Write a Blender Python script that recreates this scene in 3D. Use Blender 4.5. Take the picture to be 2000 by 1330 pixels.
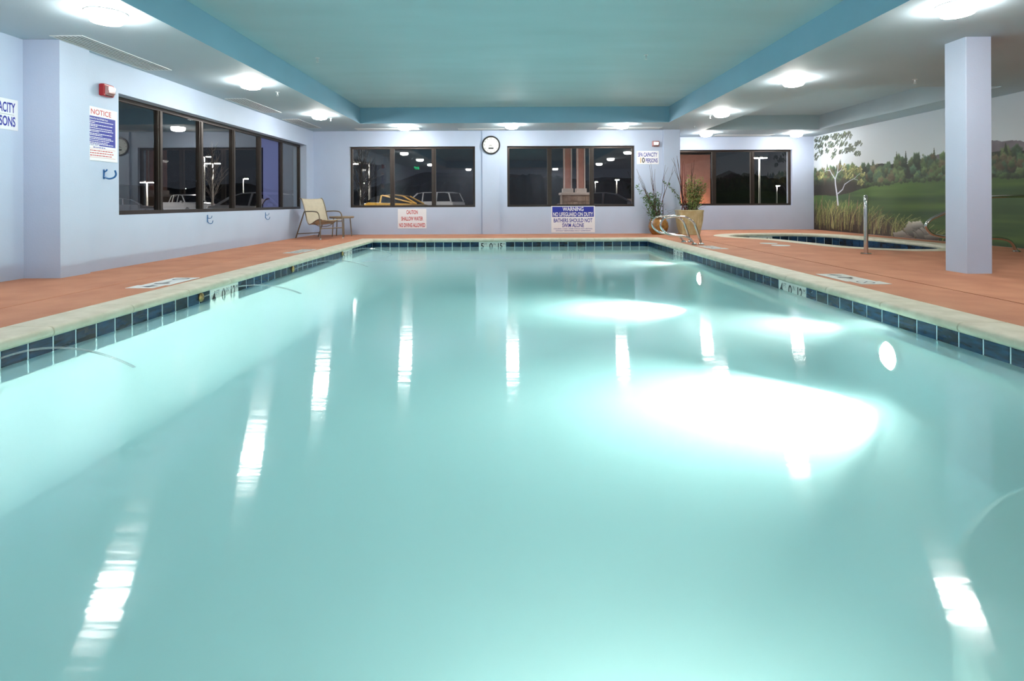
import bpy, bmesh, math, random
import numpy as np
from mathutils import Vector, Matrix
from mathutils.geometry import tessellate_polygon

for _o in list(bpy.data.objects):
    bpy.data.objects.remove(_o)
S = bpy.context.scene
C = S.collection
R = math.radians

# ------------------------------------------------------------------ camera
FPX = 1087.0            # focal length in pixels of the 2000 px wide frame
CAMZ = 0.833
cam_d = bpy.data.cameras.new('camera')
cam_d.sensor_width = 36.0
cam_d.lens = 36.0 * FPX / 2000.0
cam_d.shift_y = -0.1355
cam_d.clip_start = 0.02
cam_d.clip_end = 2000
cam = bpy.data.objects.new('camera', cam_d)
C.objects.link(cam)
cam.matrix_world = Matrix.Translation((0, 0, CAMZ)) @ Matrix.Rotation(R(90), 4, 'X') @ Matrix.Rotation(R(-0.25), 4, 'Z')
S.camera = cam

# ------------------------------------------------------------------ world, exposure
W = bpy.data.worlds.new('night_sky')
S.world = W
W.use_nodes = True
W.node_tree.nodes['Background'].inputs[0].default_value = (0.016, 0.018, 0.023, 1)
W.node_tree.nodes['Background'].inputs[1].default_value = 0.75
S.view_settings.view_transform = 'Standard'
S.view_settings.look = 'None'
S.view_settings.gamma = 1.0
S.view_settings.use_curve_mapping = False
S.view_settings.exposure = 1.0
LAMP = 63.0             # emission of a ceiling light lens
POOLLAMP = 120.0         # watts of an underwater light
cy = S.cycles
cy.use_denoising = True
cy.max_bounces = 9
cy.diffuse_bounces = 5
cy.glossy_bounces = 5
cy.transmission_bounces = 6
cy.transparent_max_bounces = 24
cy.sample_clamp_indirect = 6.0
cy.caustics_reflective = False
cy.caustics_refractive = False
cy.use_light_tree = True


def pix(px, py, d):
    """point at depth d along the ray of a photo pixel"""
    u = px - 1000.0
    v = py - 394.0
    return Vector(((u - .00436 * v) * d / FPX, d, CAMZ - (v + .00436 * u) * d / FPX))


# ------------------------------------------------------------------ materials
M = {}


def lin(r, g, b):
    def f(c):
        c /= 255.0
        return c / 12.92 if c <= .04045 else ((c + .055) / 1.055) ** 2.4
    return (f(r), f(g), f(b), 1.0)


def mat(name, col, rough=.5, metal=0.0, var=0.08, scale=6.0, bump=0.0, bscale=80.0, spec=.5, emit=None, estr=0, stretch=None, col2=None, detail=3, coat=0, objrand=0.0):
    m = bpy.data.materials.new(name)
    m.use_nodes = True
    nt = m.node_tree
    p = nt.nodes['Principled BSDF']
    tc = nt.nodes.new('ShaderNodeTexCoord')
    mp = nt.nodes.new('ShaderNodeMapping')
    nt.links.new(tc.outputs['Object'], mp.inputs['Vector'])
    if stretch:
        mp.inputs['Scale'].default_value = stretch
    nz = nt.nodes.new('ShaderNodeTexNoise')
    nz.inputs['Scale'].default_value = scale
    nz.inputs['Detail'].default_value = detail
    nt.links.new(mp.outputs[0], nz.inputs['Vector'])
    mx = nt.nodes.new('ShaderNodeMix')
    mx.data_type = 'RGBA'
    c = list(col) if len(col) == 4 else list(col) + [1]
    a = [max(0, x * (1 - var)) for x in c[:3]] + [1]
    b = [min(1, x * (1 + var)) for x in c[:3]] + [1]
    if col2 is not None:
        a = c
        b = list(col2) if len(col2) == 4 else list(col2) + [1]
    mx.inputs[6].default_value = a
    mx.inputs[7].default_value = b
    rp = nt.nodes.new('ShaderNodeMapRange')
    rp.inputs[1].default_value = .3
    rp.inputs[2].default_value = .7
    nt.links.new(nz.outputs[0], rp.inputs[0])
    fac = rp.outputs[0]
    if objrand:
        oi = nt.nodes.new('ShaderNodeObjectInfo')
        ma = nt.nodes.new('ShaderNodeMath')
        ma.operation = 'MULTIPLY_ADD'
        ma.use_clamp = True
        ma.inputs[1].default_value = objrand
        nt.links.new(oi.outputs['Random'], ma.inputs[0])
        sub = nt.nodes.new('ShaderNodeMath')
        sub.operation = 'SUBTRACT'
        sub.inputs[1].default_value = objrand * .5
        nt.links.new(rp.outputs[0], sub.inputs[0])
        nt.links.new(sub.outputs[0], ma.inputs[2])
        fac = ma.outputs[0]
        ad = nt.nodes.new('ShaderNodeVectorMath')
        ad.operation = 'ADD'
        nt.links.new(mp.outputs[0], ad.inputs[0])
        sc = nt.nodes.new('ShaderNodeVectorMath')
        sc.operation = 'SCALE'
        sc.inputs['Scale'].default_value = 37.0
        nt.links.new(oi.outputs['Random'], sc.inputs[0])
        nt.links.new(sc.outputs[0], ad.inputs[1])
        nt.links.new(ad.outputs[0], nz.inputs['Vector'])
    nt.links.new(fac, mx.inputs[0])
    nt.links.new(mx.outputs[2], p.inputs['Base Color'])
    p.inputs['Roughness'].default_value = rough
    p.inputs['Metallic'].default_value = metal
    p.inputs['Specular IOR Level'].default_value = spec
    p.inputs['Coat Weight'].default_value = coat
    if bump:
        n2 = nt.nodes.new('ShaderNodeTexNoise')
        n2.inputs['Scale'].default_value = bscale
        n2.inputs['Detail'].default_value = 2
        nt.links.new(mp.outputs[0], n2.inputs['Vector'])
        bp = nt.nodes.new('ShaderNodeBump')
        bp.inputs['Strength'].default_value = bump
        bp.inputs['Distance'].default_value = .01
        nt.links.new(n2.outputs[0], bp.inputs['Height'])
        nt.links.new(bp.outputs[0], p.inputs['Normal'])
    if emit is not None:
        p.inputs['Emission Color'].default_value = list(emit[:3]) + [1]
        p.inputs['Emission Strength'].default_value = estr
    M[name] = m
    return m


mat('wall_paint', lin(186, 199, 221), .55, var=.03, scale=1.5, bump=.12, bscale=60)
mat('soffit_paint', lin(172, 190, 200), .7, var=.025, scale=1.2, bump=.1, bscale=50)
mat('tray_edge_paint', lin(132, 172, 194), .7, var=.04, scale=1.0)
mat('tray_paint', lin(166, 194, 202), .7, var=.05, scale=1.0, bump=.08, bscale=40, stretch=(.4, 1.6, 1))
mat('spa_tray_paint', lin(172, 186, 194), .7, var=.03, scale=1.0, bump=.08, bscale=40)
mat('deck_concrete', lin(172, 114, 87), .75, scale=2.2, bump=.35, bscale=45, col2=lin(192, 134, 104), detail=8, spec=.3)
mat('deck_base', lin(120, 80, 62), .9)
mat('coping_stone', lin(194, 187, 164), .55, scale=7, bump=.15, bscale=60, col2=lin(216, 209, 189), detail=6)
mat('step_plaster', lin(244, 248, 246), .6, var=.02)  # whitened to imitate less light lost in shallow water over the steps
mat('plaster', lin(212, 234, 240), .6, var=.03, scale=2.5, bump=.05, bscale=30)  # bluish tint stands in for light absorbed by the deeper water
mat('grout', lin(228, 232, 228), .7, var=.03)
mat('glass_tile', lin(5, 12, 24), .2, scale=7, stretch=(1, 1, 5), col2=lin(26, 60, 92), detail=8, objrand=.7, spec=.4)
mat('marker_tile', lin(232, 234, 228), .25, var=.02)
mat('black_letter', (.012, .012, .012, 1), .4)
mat('grey_letter', lin(90, 92, 96), .5)
mat('blue_print', lin(30, 42, 150), .4, var=.04)
mat('red_print', lin(190, 34, 40), .4, var=.04)
mat('sign_white', lin(236, 236, 240), .35, var=.015)
mat('gold_print', lin(196, 150, 60), .4)
mat('bronze_frame', lin(58, 50, 46), .38, metal=.55, var=.08)
mat('chrome', lin(210, 208, 204), .13, metal=1.0, var=.02)
mat('brass', lin(150, 128, 84), .35, metal=1.0)
mat('metal_white', lin(206, 212, 214), .45, var=.02)
mat('grille_dark', lin(22, 22, 22), .8)
mat('lens_glow', (1, 1, 1, 1), .4, var=0, emit=(1.0, .97, .92), estr=LAMP)
mat('pool_lens', (1, 1, 1, 1), .4, var=0, emit=(1.0, .96, .86), estr=90)
mat('fill_lens', (1, 1, 1, 1), .4, var=0, emit=(1.0, .96, .86), estr=185)  # lens of the added light on the near end wall
mat('spa_lens', (1, 1, 1, 1), .4, var=0, emit=(1.0, .97, .9), estr=900)
mat('exit_glow', lin(20, 160, 80), .4, var=0, emit=(.03, .9, .35), estr=5)
mat('alarm_red', lin(165, 26, 34), .35, var=.04)
mat('alarm_lens', lin(176, 136, 136), .1, var=.04, coat=.6)
mat('hook_blue', lin(22, 92, 150), .3)
mat('clock_black', (.01, .01, .011, 1), .3)
mat('clock_face', lin(240, 240, 232), .4, var=.01)
mat('sling', lin(190, 178, 156), .8, var=.05, scale=12, bump=.3, bscale=300)
mat('chair_frame', lin(122, 108, 92), .4, metal=.3)
mat('table_top', lin(140, 122, 98), .45, var=.08)
mat('pot_brown', lin(168, 122, 60), .22, scale=8, col2=lin(110, 74, 34), coat=.5)
mat('pot_cream', lin(200, 188, 148), .2, scale=6, col2=lin(176, 158, 112), coat=.6)
mat('soil', lin(46, 34, 26), .95)
mat('twig', lin(74, 46, 42), .7, var=.2)
mat('twig_red', lin(104, 44, 40), .7, var=.2)
mat('leaf_dark', lin(58, 92, 58), .5, scale=9, col2=lin(92, 124, 74))
mat('leaf_olive', lin(74, 96, 44), .5, scale=4, col2=lin(146, 158, 88))
mat('asphalt', lin(52, 50, 52), .9, var=.15, scale=1.0)
mat('hill', lin(17, 16, 17), 1.0, var=.3, scale=.05)
mat('hill_trees', lin(16, 18, 15), 1.0, var=.4, scale=.3)
mat('stucco', lin(196, 140, 124), .85, var=.08, bump=.2, bscale=20)
mat('trim_white', lin(226, 214, 206), .6)
mat('base_stone', lin(150, 122, 104), .85, scale=5, col2=lin(196, 172, 150), objrand=.6)
mat('car_white', lin(206, 210, 216), .3, var=.02, coat=.6)
mat('car_silver', lin(164, 168, 174), .3, metal=.4, coat=.6)
mat('car_yellow', lin(176, 140, 62), .3, var=.03, coat=.6)
mat('car_grey', lin(96, 98, 108), .3, metal=.4, coat=.6)
mat('car_glass', lin(16, 18, 22), .08, spec=.7)
mat('tyre', lin(22, 22, 22), .9)
mat('tail_red', lin(150, 20, 20), .3)
mat('pole_metal', lin(150, 148, 142), .5, metal=.4)
mat('street_glow', (1, 1, 1, 1), .4, var=0, emit=(1, .93, .88), estr=1200)
mat('fill_mid_glow', (1, 1, 1, 1), .4, var=0, emit=(1, .9, .84), estr=420)  # only for the added lamp posts hidden behind walls
mat('fill_dim_glow', (1, 1, 1, 1), .4, var=0, emit=(1, .9, .84), estr=160)  # weaker glow for the added hidden lamp posts
mat('warm_glow', (1, .8, .5, 1), .4, var=0, emit=(1, .58, .3), estr=100)
mat('bark', lin(150, 142, 134), .9, var=.2)
mat('kerb', lin(190, 168, 158), .9)


def node_mat(name):
    m = bpy.data.materials.new(name)
    m.use_nodes = True
    nt = m.node_tree
    nt.nodes.clear()
    out = nt.nodes.new('ShaderNodeOutputMaterial')
    M[name] = m
    return m, nt, out


def make_glass(name, tint=(.78, .8, .8), refl=(1, 1, 1), ior=1.5):
    m, nt, out = node_mat(name)
    tr = nt.nodes.new('ShaderNodeBsdfTransparent')
    gl = nt.nodes.new('ShaderNodeBsdfGlossy')
    fr = nt.nodes.new('ShaderNodeFresnel')
    mx = nt.nodes.new('ShaderNodeMixShader')
    nz = nt.nodes.new('ShaderNodeTexNoise')
    nz.inputs['Scale'].default_value = 1.2
    rr = nt.nodes.new('ShaderNodeMapRange')
    rr.inputs[3].default_value = .0
    rr.inputs[4].default_value = .002
    nt.links.new(nz.outputs[0], rr.inputs[0])
    nt.links.new(rr.outputs[0], gl.inputs['Roughness'])
    tr.inputs[0].default_value = (*tint, 1)
    gl.inputs['Color'].default_value = (*refl, 1)
    fr.inputs['IOR'].default_value = ior
    ge = nt.nodes.new('ShaderNodeNewGeometry')      # both faces of the pane are counted at the face the light enters
    iv = nt.nodes.new('ShaderNodeMath')
    iv.operation = 'MULTIPLY_ADD'
    iv.inputs[1].default_value = -1.8
    iv.inputs[2].default_value = 1.8
    nt.links.new(ge.outputs['Backfacing'], iv.inputs[0])
    mu = nt.nodes.new('ShaderNodeMath')
    mu.operation = 'MULTIPLY'
    mu.use_clamp = True
    nt.links.new(fr.outputs[0], mu.inputs[0])
    nt.links.new(iv.outputs[0], mu.inputs[1])
    nt.links.new(mu.outputs[0], mx.inputs[0])
    nt.links.new(tr.outputs[0], mx.inputs[1])
    nt.links.new(gl.outputs[0], mx.inputs[2])
    nt.links.new(mx.outputs[0], out.inputs[0])


make_glass('window_glass', (.88, .9, .9))
make_glass('blue_glass', (.5, .5, .72), (.6, .6, 1.0), 2.3)  # tinted blue and more mirror-like than the other panes


def make_water(name, tint, milk, cloud, rough, ripple, rscale, bdist=.01, calm=None):
    """cloudy pool water: clear share seen through, cloudy share scattering, Fresnel reflection on a gently rippled surface"""
    m, nt, out = node_mat(name)
    L = nt.links.new
    tc = nt.nodes.new('ShaderNodeTexCoord')
    mp = nt.nodes.new('ShaderNodeMapping')
    mp.inputs['Scale'].default_value = rscale
    L(tc.outputs['Object'], mp.inputs[0])
    nz = nt.nodes.new('ShaderNodeTexNoise')
    nz.inputs['Scale'].default_value = 1.0
    nz.inputs['Detail'].default_value = 2.5
    nz.inputs['Roughness'].default_value = .45
    L(mp.outputs[0], nz.inputs['Vector'])
    bp = nt.nodes.new('ShaderNodeBump')
    bp.inputs['Strength'].default_value = ripple
    bp.inputs['Distance'].default_value = bdist
    L(nz.outputs[0], bp.inputs['Height'])
    if calm:        # the jets on one side stir the surface; it calms towards the other side
        sx = nt.nodes.new('ShaderNodeSeparateXYZ')
        L(tc.outputs['Object'], sx.inputs[0])
        mr = nt.nodes.new('ShaderNodeMapRange')
        mr.interpolation_type = 'SMOOTHSTEP'
        mr.inputs[1].default_value = calm[1]
        mr.inputs[2].default_value = calm[0]
        mr.inputs[3].default_value = ripple
        mr.inputs[4].default_value = ripple * .22
        L(sx.outputs['X'], mr.inputs[0])
        L(mr.outputs[0], bp.inputs['Strength'])
    gl = nt.nodes.new('ShaderNodeBsdfGlossy')
    if calm:
        mq = nt.nodes.new('ShaderNodeMapRange')
        mq.inputs[1].default_value = calm[1]
        mq.inputs[2].default_value = calm[0]
        mq.inputs[3].default_value = rough[0]
        mq.inputs[4].default_value = rough[1]
        L(sx.outputs['X'], mq.inputs[0])
        L(mq.outputs[0], gl.inputs['Roughness'])
        gl.inputs['Anisotropy'].default_value = .7
        tg = nt.nodes.new('ShaderNodeCombineXYZ')
        tg.inputs[0].default_value = 1.0
        L(tg.outputs[0], gl.inputs['Tangent'])
    else:
        gl.inputs['Roughness'].default_value = rough
    L(bp.outputs[0], gl.inputs['Normal'])
    tr = nt.nodes.new('ShaderNodeBsdfTransparent')
    tr.inputs[0].default_value = (*tint, 1)
    tl = nt.nodes.new('ShaderNodeBsdfTranslucent')
    tl.inputs[0].default_value = (*milk, 1)
    df = nt.nodes.new('ShaderNodeBsdfDiffuse')
    df.inputs[0].default_value = (*milk, 1)
    m1 = nt.nodes.new('ShaderNodeMixShader')
    m1.inputs[0].default_value = .74
    L(tl.outputs[0], m1.inputs[1])
    L(df.outputs[0], m1.inputs[2])
    m2 = nt.nodes.new('ShaderNodeMixShader')
    m2.inputs[0].default_value = cloud
    L(tr.outputs[0], m2.inputs[1])
    L(m1.outputs[0], m2.inputs[2])
    fr = nt.nodes.new('ShaderNodeFresnel')
    fr.inputs['IOR'].default_value = 1.33
    m3 = nt.nodes.new('ShaderNodeMixShader')
    L(fr.outputs[0], m3.inputs[0])
    L(m2.outputs[0], m3.inputs[1])
    L(gl.outputs[0], m3.inputs[2])
    L(m3.outputs[0], out.inputs[0])


make_water('pool_water', (.68, .98, .97), (.60, .985, .975), .52, (.085, .035), .6, (1.6, 14.0, 1), .004, (3.2, -3.4))
make_water('spa_water', (.8, .95, .93), (.85, .95, .93), .75, .05, .2, (2, 3, 1))
make_water('jet_water', (.97, .99, .99), (.95, .99, .99), .25, .1, .1, (30, 30, 30))

m_, nt_, out_ = node_mat('mural_paint')
at_ = nt_.nodes.new('ShaderNodeAttribute')
at_.attribute_name = 'paint'
bs_ = nt_.nodes.new('ShaderNodeBsdfPrincipled')
bs_.inputs['Roughness'].default_value = .55
nz_ = nt_.nodes.new('ShaderNodeTexNoise')
nz_.inputs['Scale'].default_value = 60
bb_ = nt_.nodes.new('ShaderNodeBump')
bb_.inputs['Strength'].default_value = .1
bb_.inputs['Distance'].default_value = .01
nt_.links.new(nz_.outputs[0], bb_.inputs['Height'])
nt_.links.new(bb_.outputs[0], bs_.inputs['Normal'])
nt_.links.new(at_.outputs['Color'], bs_.inputs['Base Color'])
nt_.links.new(bs_.outputs[0], out_.inputs[0])


# ------------------------------------------------------------------ mesh helpers
class MB:
    def __init__(s):
        s.v = []
        s.f = []
        s.mi = []

    def add(s, vs, fs, mi=0):
        o = len(s.v)
        s.v += [tuple(p) for p in vs]
        s.f += [tuple(i + o for i in q) for q in fs]
        s.mi += [mi] * len(fs)
        return s

    def box(s, a, b, mi=0, side_mi=None):
        x0, y0, z0 = [min(p, q) for p, q in zip(a, b)]
        x1, y1, z1 = [max(p, q) for p, q in zip(a, b)]
        s.add([(x0, y0, z0), (x1, y0, z0), (x1, y1, z0), (x0, y1, z0), (x0, y0, z1), (x1, y0, z1), (x1, y1, z1), (x0, y1, z1)],
              [(0, 3, 2, 1), (4, 5, 6, 7)], mi)
        o = len(s.v) - 8
        sides = [(0, 1, 5, 4), (1, 2, 6, 5), (2, 3, 7, 6), (3, 0, 4, 7)]
        s.f += [tuple(i + o for i in q) for q in sides]
        s.mi += [mi if side_mi is None else side_mi] * 4
        return s

    def bbox(s, a, b, bev=.004, mi=0):
        """box with chamfered vertical-axis and top edges (24 verts)"""
        x0, y0, z0 = [min(p, q) for p, q in zip(a, b)]
        x1, y1, z1 = [max(p, q) for p, q in zip(a, b)]
        rings = []
        for z, ins in ((z0, bev), (z0 + bev, 0), (z1 - bev, 0), (z1, bev)):
            e = bev
            xa, xb, ya, yb = x0 + ins, x1 - ins, y0 + ins, y1 - ins
            rings.append([(xa + e, ya, z), (xb - e, ya, z), (xb, ya + e, z), (xb, yb - e, z), (xb - e, yb, z), (xa + e, yb, z), (xa, yb - e, z), (xa, ya + e, z)])
        return s.loft(rings, True, True, mi)

    def loft(s, rings, c0=True, c1=True, mi=0, closed=True):
        n = len(rings[0])
        vs = [p for r in rings for p in r]
        fs = []
        for i in range(len(rings) - 1):
            for j in range(n if closed else n - 1):
                k = (j + 1) % n
                fs.append((i * n + j, i * n + k, (i + 1) * n + k, (i + 1) * n + j))
        if c0:
            fs.append(tuple(range(n - 1, -1, -1)))
        if c1:
            b = (len(rings) - 1) * n
            fs.append(tuple(b + i for i in range(n)))
        return s.add(vs, fs, mi)

    def tube(s, pts, r, n=8, mi=0, caps=True):
        pts = [Vector(p) for p in pts]
        rs = r if isinstance(r, (list, tuple)) else [r] * len(pts)
        t = (pts[1] - pts[0]).normalized()
        up = Vector((0, 0, 1)) if abs(t.z) < .9 else Vector((1, 0, 0))
        nrm = t.cross(up).normalized()
        rings = []
        for i, p in enumerate(pts):
            if i == 0:
                tt = pts[1] - pts[0]
            elif i == len(pts) - 1:
                tt = pts[-1] - pts[-2]
            else:
                tt = (pts[i + 1] - pts[i]).normalized() + (pts[i] - pts[i - 1]).normalized()
            if tt.length < 1e-9:
                tt = t
            t = tt.normalized()
            nrm = (nrm - t * nrm.dot(t))
            nrm = nrm.normalized() if nrm.length > 1e-6 else t.orthogonal().normalized()
            b = t.cross(nrm)
            rings.append([p + (nrm * math.cos(2 * math.pi * k / n) + b * math.sin(2 * math.pi * k / n)) * rs[i] for k in range(n)])
        return s.loft(rings, caps, caps, mi)

    def lathe(s, prof, c=(0, 0, 0), n=24, mi=0, axis='Z', caps=True):
        rings = []
        for r, h in prof:
            ring = []
            for k in range(n):
                a = 2 * math.pi * k / n
                x, y = r * math.cos(a), r * math.sin(a)
                if axis == 'Z':
                    p = (c[0] + x, c[1] + y, c[2] + h)
                elif axis == 'X':
                    p = (c[0] + h, c[1] + x, c[2] + y)
                else:
                    p = (c[0] + x, c[1] + h, c[2] - y)
                ring.append(p)
            rings.append(ring)
        return s.loft(rings, caps, caps, mi)

    def prism(s, poly, y0, y1, mi=0):
        """poly in (x, z), extruded along y"""
        return s.loft([[(x, y0, z) for x, z in poly], [(x, y1, z) for x, z in poly]], True, True, mi)

    def mesh(s, name, mats, smooth=False):
        me = bpy.data.meshes.new(name)
        me.from_pydata(s.v, [], s.f)
        for m in (mats if isinstance(mats, (list, tuple)) else [mats]):
            me.materials.append(M[m])
        me.polygons.foreach_set('material_index', s.mi)
        bm = bmesh.new()
        bm.from_mesh(me)
        bmesh.ops.recalc_face_normals(bm, faces=bm.faces)
        bm.to_mesh(me)
        bm.free()
        if smooth:
            me.polygons.foreach_set('use_smooth', [True] * len(me.polygons))
            try:
                me.set_sharp_from_angle(angle=R(40))
            except Exception:
                pass
        me.update()
        return me

    def build(s, name, mats, parent=None, smooth=False):
        return link(name, s.mesh(name, mats, smooth), parent)


def link(name, me, parent=None):
    o = bpy.data.objects.new(name, me)
    C.objects.link(o)
    if parent is not None:
        o.parent = parent
    return o


def tag(o, label, cat, group=None, kind=None):
    o['label'] = label
    o['category'] = cat
    if group:
        o['group'] = group
    if kind:
        o['kind'] = kind
    return o


def thing(name, label, cat, loc=(0, 0, 0), rz=0, group=None):
    o = bpy.data.objects.new(name, None)
    o.empty_display_size = .1
    C.objects.link(o)
    o.location = loc
    o.rotation_euler = (0, 0, rz)
    return tag(o, label, cat, group)


def struct(o):
    o['kind'] = 'structure'
    return o


def copy_tree(o, parent=None):
    c = o.copy()
    C.objects.link(c)
    c.parent = parent
    for ch in list(o.children):
        copy_tree(ch, c)
    return c


def rbow(pts, r, seg=5):
    """round the corners of a polyline"""
    pts = [Vector(p) for p in pts]
    out = [pts[0]]
    for i in range(1, len(pts) - 1):
        a, b, c = pts[i - 1], pts[i], pts[i + 1]
        d1, d2 = (a - b), (c - b)
        rr = min(r, d1.length * .49, d2.length * .49)
        p0, p1 = b + d1.normalized() * rr, b + d2.normalized() * rr
        for k in range(seg + 1):
            t = k / seg
            out.append(p0.lerp(b, t).lerp(b.lerp(p1, t), t))
    out.append(pts[-1])
    return out


def catmull(pts, n=8, closed=True):
    P = [Vector(p) for p in pts]
    out = []
    N = len(P)
    for i in range(N if closed else N - 1):
        if closed:
            a, b, c, d = P[i - 1], P[i], P[(i + 1) % N], P[(i + 2) % N]
        else:
            a, b, c, d = P[max(i - 1, 0)], P[i], P[i + 1], P[min(i + 2, N - 1)]
        for k in range(n):
            t = k / n
            out.append(.5 * ((2 * b) + (c - a) * t + (2 * a - 5 * b + 4 * c - d) * t * t + (3 * b - a - 3 * c + d) * t ** 3))
    if not closed:
        out.append(P[-1])
    return out


_tc = {}


def text(name, body, height, origin, xdir, up, m, parent, width=None, align='CENTER', bold=.0, depth=.0006, kind=None):
    """flat lettering: origin = middle of the line, height = capital height, optional total width"""
    key = (body, bold)
    if key not in _tc:
        cu = bpy.data.curves.new('lettering', 'FONT')
        cu.body = body
        cu.size = 1.0
        cu.offset = bold
        cu.resolution_u = 4
        ob = bpy.data.objects.new('lettering', cu)
        C.objects.link(ob)
        dg = bpy.context.evaluated_depsgraph_get()
        me = bpy.data.meshes.new_from_object(ob.evaluated_get(dg))
        co = np.empty(len(me.vertices) * 3)
        me.vertices.foreach_get('co', co)
        bpy.data.objects.remove(ob)
        faces = [tuple(p.vertices) for p in me.polygons]
        bpy.data.meshes.remove(me)
        _tc[key] = (co.reshape(-1, 3), faces)
    co, faces = _tc[key]
    x0, x1 = co[:, 0].min(), co[:, 0].max()
    y0, y1 = co[:, 1].min(), co[:, 1].max()
    sy = height / (y1 - y0)
    sx = width / (x1 - x0) if width else sy
    X = Vector(xdir).normalized()
    U = Vector(up).normalized()
    N = X.cross(U)
    offx = {'CENTER': (x0 + x1) / 2, 'LEFT': x0, 'RIGHT': x1}[align]
    O = Vector(origin)
    vs = [O + X * ((p[0] - offx) * sx) + U * ((p[1] - (y0 + y1) / 2) * sy) + N * depth for p in co]
    me = bpy.data.meshes.new(name)
    me.from_pydata([tuple(v) for v in vs], [], faces)
    me.materials.append(M[m])
    me.update()
    return link(name, me, parent)


# ------------------------------------------------------------------ main dimensions (metres, deck = 0)
XL, XR, YF, YN, WZ = -3.13, 3.04, 12.45, 0.6, -0.17
CW = 0.30
ZS, ZT = 2.67, 3.04
WLX, WRX, WFY, WBY, WNY = -5.12, 8.68, 14.37, 16.0, -2.6
JX = 4.33               # where the far wall steps back
SILL, HEAD = .70, 2.27
random.seed(5)

# ------------------------------------------------------------------ spa outline
spa_pts = [(5.15, 13.3), (5.75, 13.85), (6.8, 13.98), (7.55, 13.6), (7.85, 12.5), (7.92, 11.2), (7.82, 10.1), (7.25, 9.45), (6.6, 9.42), (6.08, 9.95), (5.88, 10.9), (5.68, 12.0), (5.2, 12.75)]
spa = catmull([(x, y, 0) for x, y in spa_pts], 8)


def offset_loop(loop, d):
    n = len(loop)
    out = []
    for i in range(n):
        t = (loop[(i + 1) % n] - loop[i - 1]).normalized()
        nrm = Vector((-t.y, t.x, 0))
        out.append(loop[i] + nrm * d)
    return out


_area = sum(spa[i].x * spa[(i + 1) % len(spa)].y - spa[(i + 1) % len(spa)].x * spa[i].y for i in range(len(spa)))
SGN = -1 if _area > 0 else 1      # offset sign pointing outwards
spa_out = offset_loop(spa, SGN * .32)

# ------------------------------------------------------------------ floor (deck slabs)
fb = MB()
# sub-base under the slabs, left out where pool and spa are cut in
fb.box((-5.8, WNY - .3, -.12), (XL - .1, 16.3, -.05))
fb.box((XR + .1, WNY - .3, -.12), (4.9, 16.3, -.05))
fb.box((4.9, WNY - .3, -.12), (9.0, 8.9, -.05))
fb.box((4.9, 14.4, -.12), (9.0, 16.3, -.05))
fb.box((8.3, 8.9, -.12), (9.0, 14.4, -.05))
fb.box((XL - .1, YF + .1, -.12), (XR + .1, 16.3, -.05))
fb.box((XL - .1, WNY - .3, -.12), (XR + .1, YN - .1, -.05))
floor = struct(fb.build('floor', 'deck_base'))


def slab(a, b):
    m = MB().bbox((a[0], a[1], -.05), (b[0], b[1], 0.0), .005)
    return m.build('deck_slab', 'deck_concrete', floor)


g = .008
JL, JR = -4.08, 4.08
slab((-5.5, WNY, 0), (JL - g, 14.4, 0))
slab((JL + g, WNY, 0), (XL - CW - g, YF + CW, 0))
slab((XR + CW + g, WNY, 0), (JR - g, YF + CW, 0))
slab((JL + g, YF + CW + g, 0), (JR - g, 14.42, 0))
slab((XL - CW, WNY, 0), (XR + CW, YN - CW - g, 0))
slab((JR - .3, 14.43, 0), (JR - g, WBY, 0))
# right slab with the spa cut out
rect = [Vector((JR + g, WNY, 0)), Vector((8.68, WNY, 0)), Vector((8.68, WBY, 0)), Vector((JR + g, WBY, 0))]
hole = [v.copy() for v in spa_out]
tri = tessellate_polygon([rect, hole])
allv = rect + hole
sm = MB()
sm.add(allv, [tuple(t) for t in tri])
nh = len(hole)
lo = [Vector((v.x, v.y, -.05)) for v in rect]
sm.add([*rect, *lo], [(0, 1, 5, 4), (1, 2, 6, 5), (2, 3, 7, 6), (3, 0, 4, 7)])
sm.build('deck_slab', 'deck_concrete', floor)

# ------------------------------------------------------------------ walls
TH = .33
wl = MB()
wl.box((-5.46 - TH, WNY - TH, -.12), (-5.46, 6.22, ZT + .1))
wl.box((-5.05 - .45, 6.22, -.12), (-5.05, 6.66, ZT + .1))
WY0, WY1 = 7.25, 13.88
wl.box((WLX - TH, 6.66, -.12), (WLX, WY0, ZT + .1))
wl.box((WLX - TH, WY1, -.12), (WLX, WFY, ZT + .1))
wl.box((WLX - TH, WY0, -.12), (WLX, WY1, SILL - .02))
wl.box((WLX - TH, WY0, HEAD), (WLX, WY1, ZT + .1))
wall_left = struct(wl.build('wall_left', 'wall_paint'))

AX0, AX1, BX0, BX1 = -4.19, -.95, -.12, 3.17
wf = MB()
segs = [(-5.45, AX0), (AX1, BX0), (BX1, JX)]
for a, b in segs:
    wf.box((a, WFY, -.12), (b, WFY + TH, ZT + .1))
for a, b in ((AX0, AX1), (BX0, BX1)):
    wf.box((a, WFY, -.12), (b, WFY + TH, SILL))
    wf.box((a, WFY, HEAD), (b, WFY + TH, ZT + .1))
wf.box((-.76, WFY - .05, 0), (-.32, WFY + .01, ZS))          # pilaster behind the clock
wf.box((3.90, WFY - .05, 0), (JX, WFY + .01, ZS))            # pilaster at the corner
wf.box((JX - TH, WFY + TH, -.12), (JX, WBY, ZT + .1))        # return wall
wall_far = struct(wf.build('wall_far', 'wall_paint'))

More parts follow.
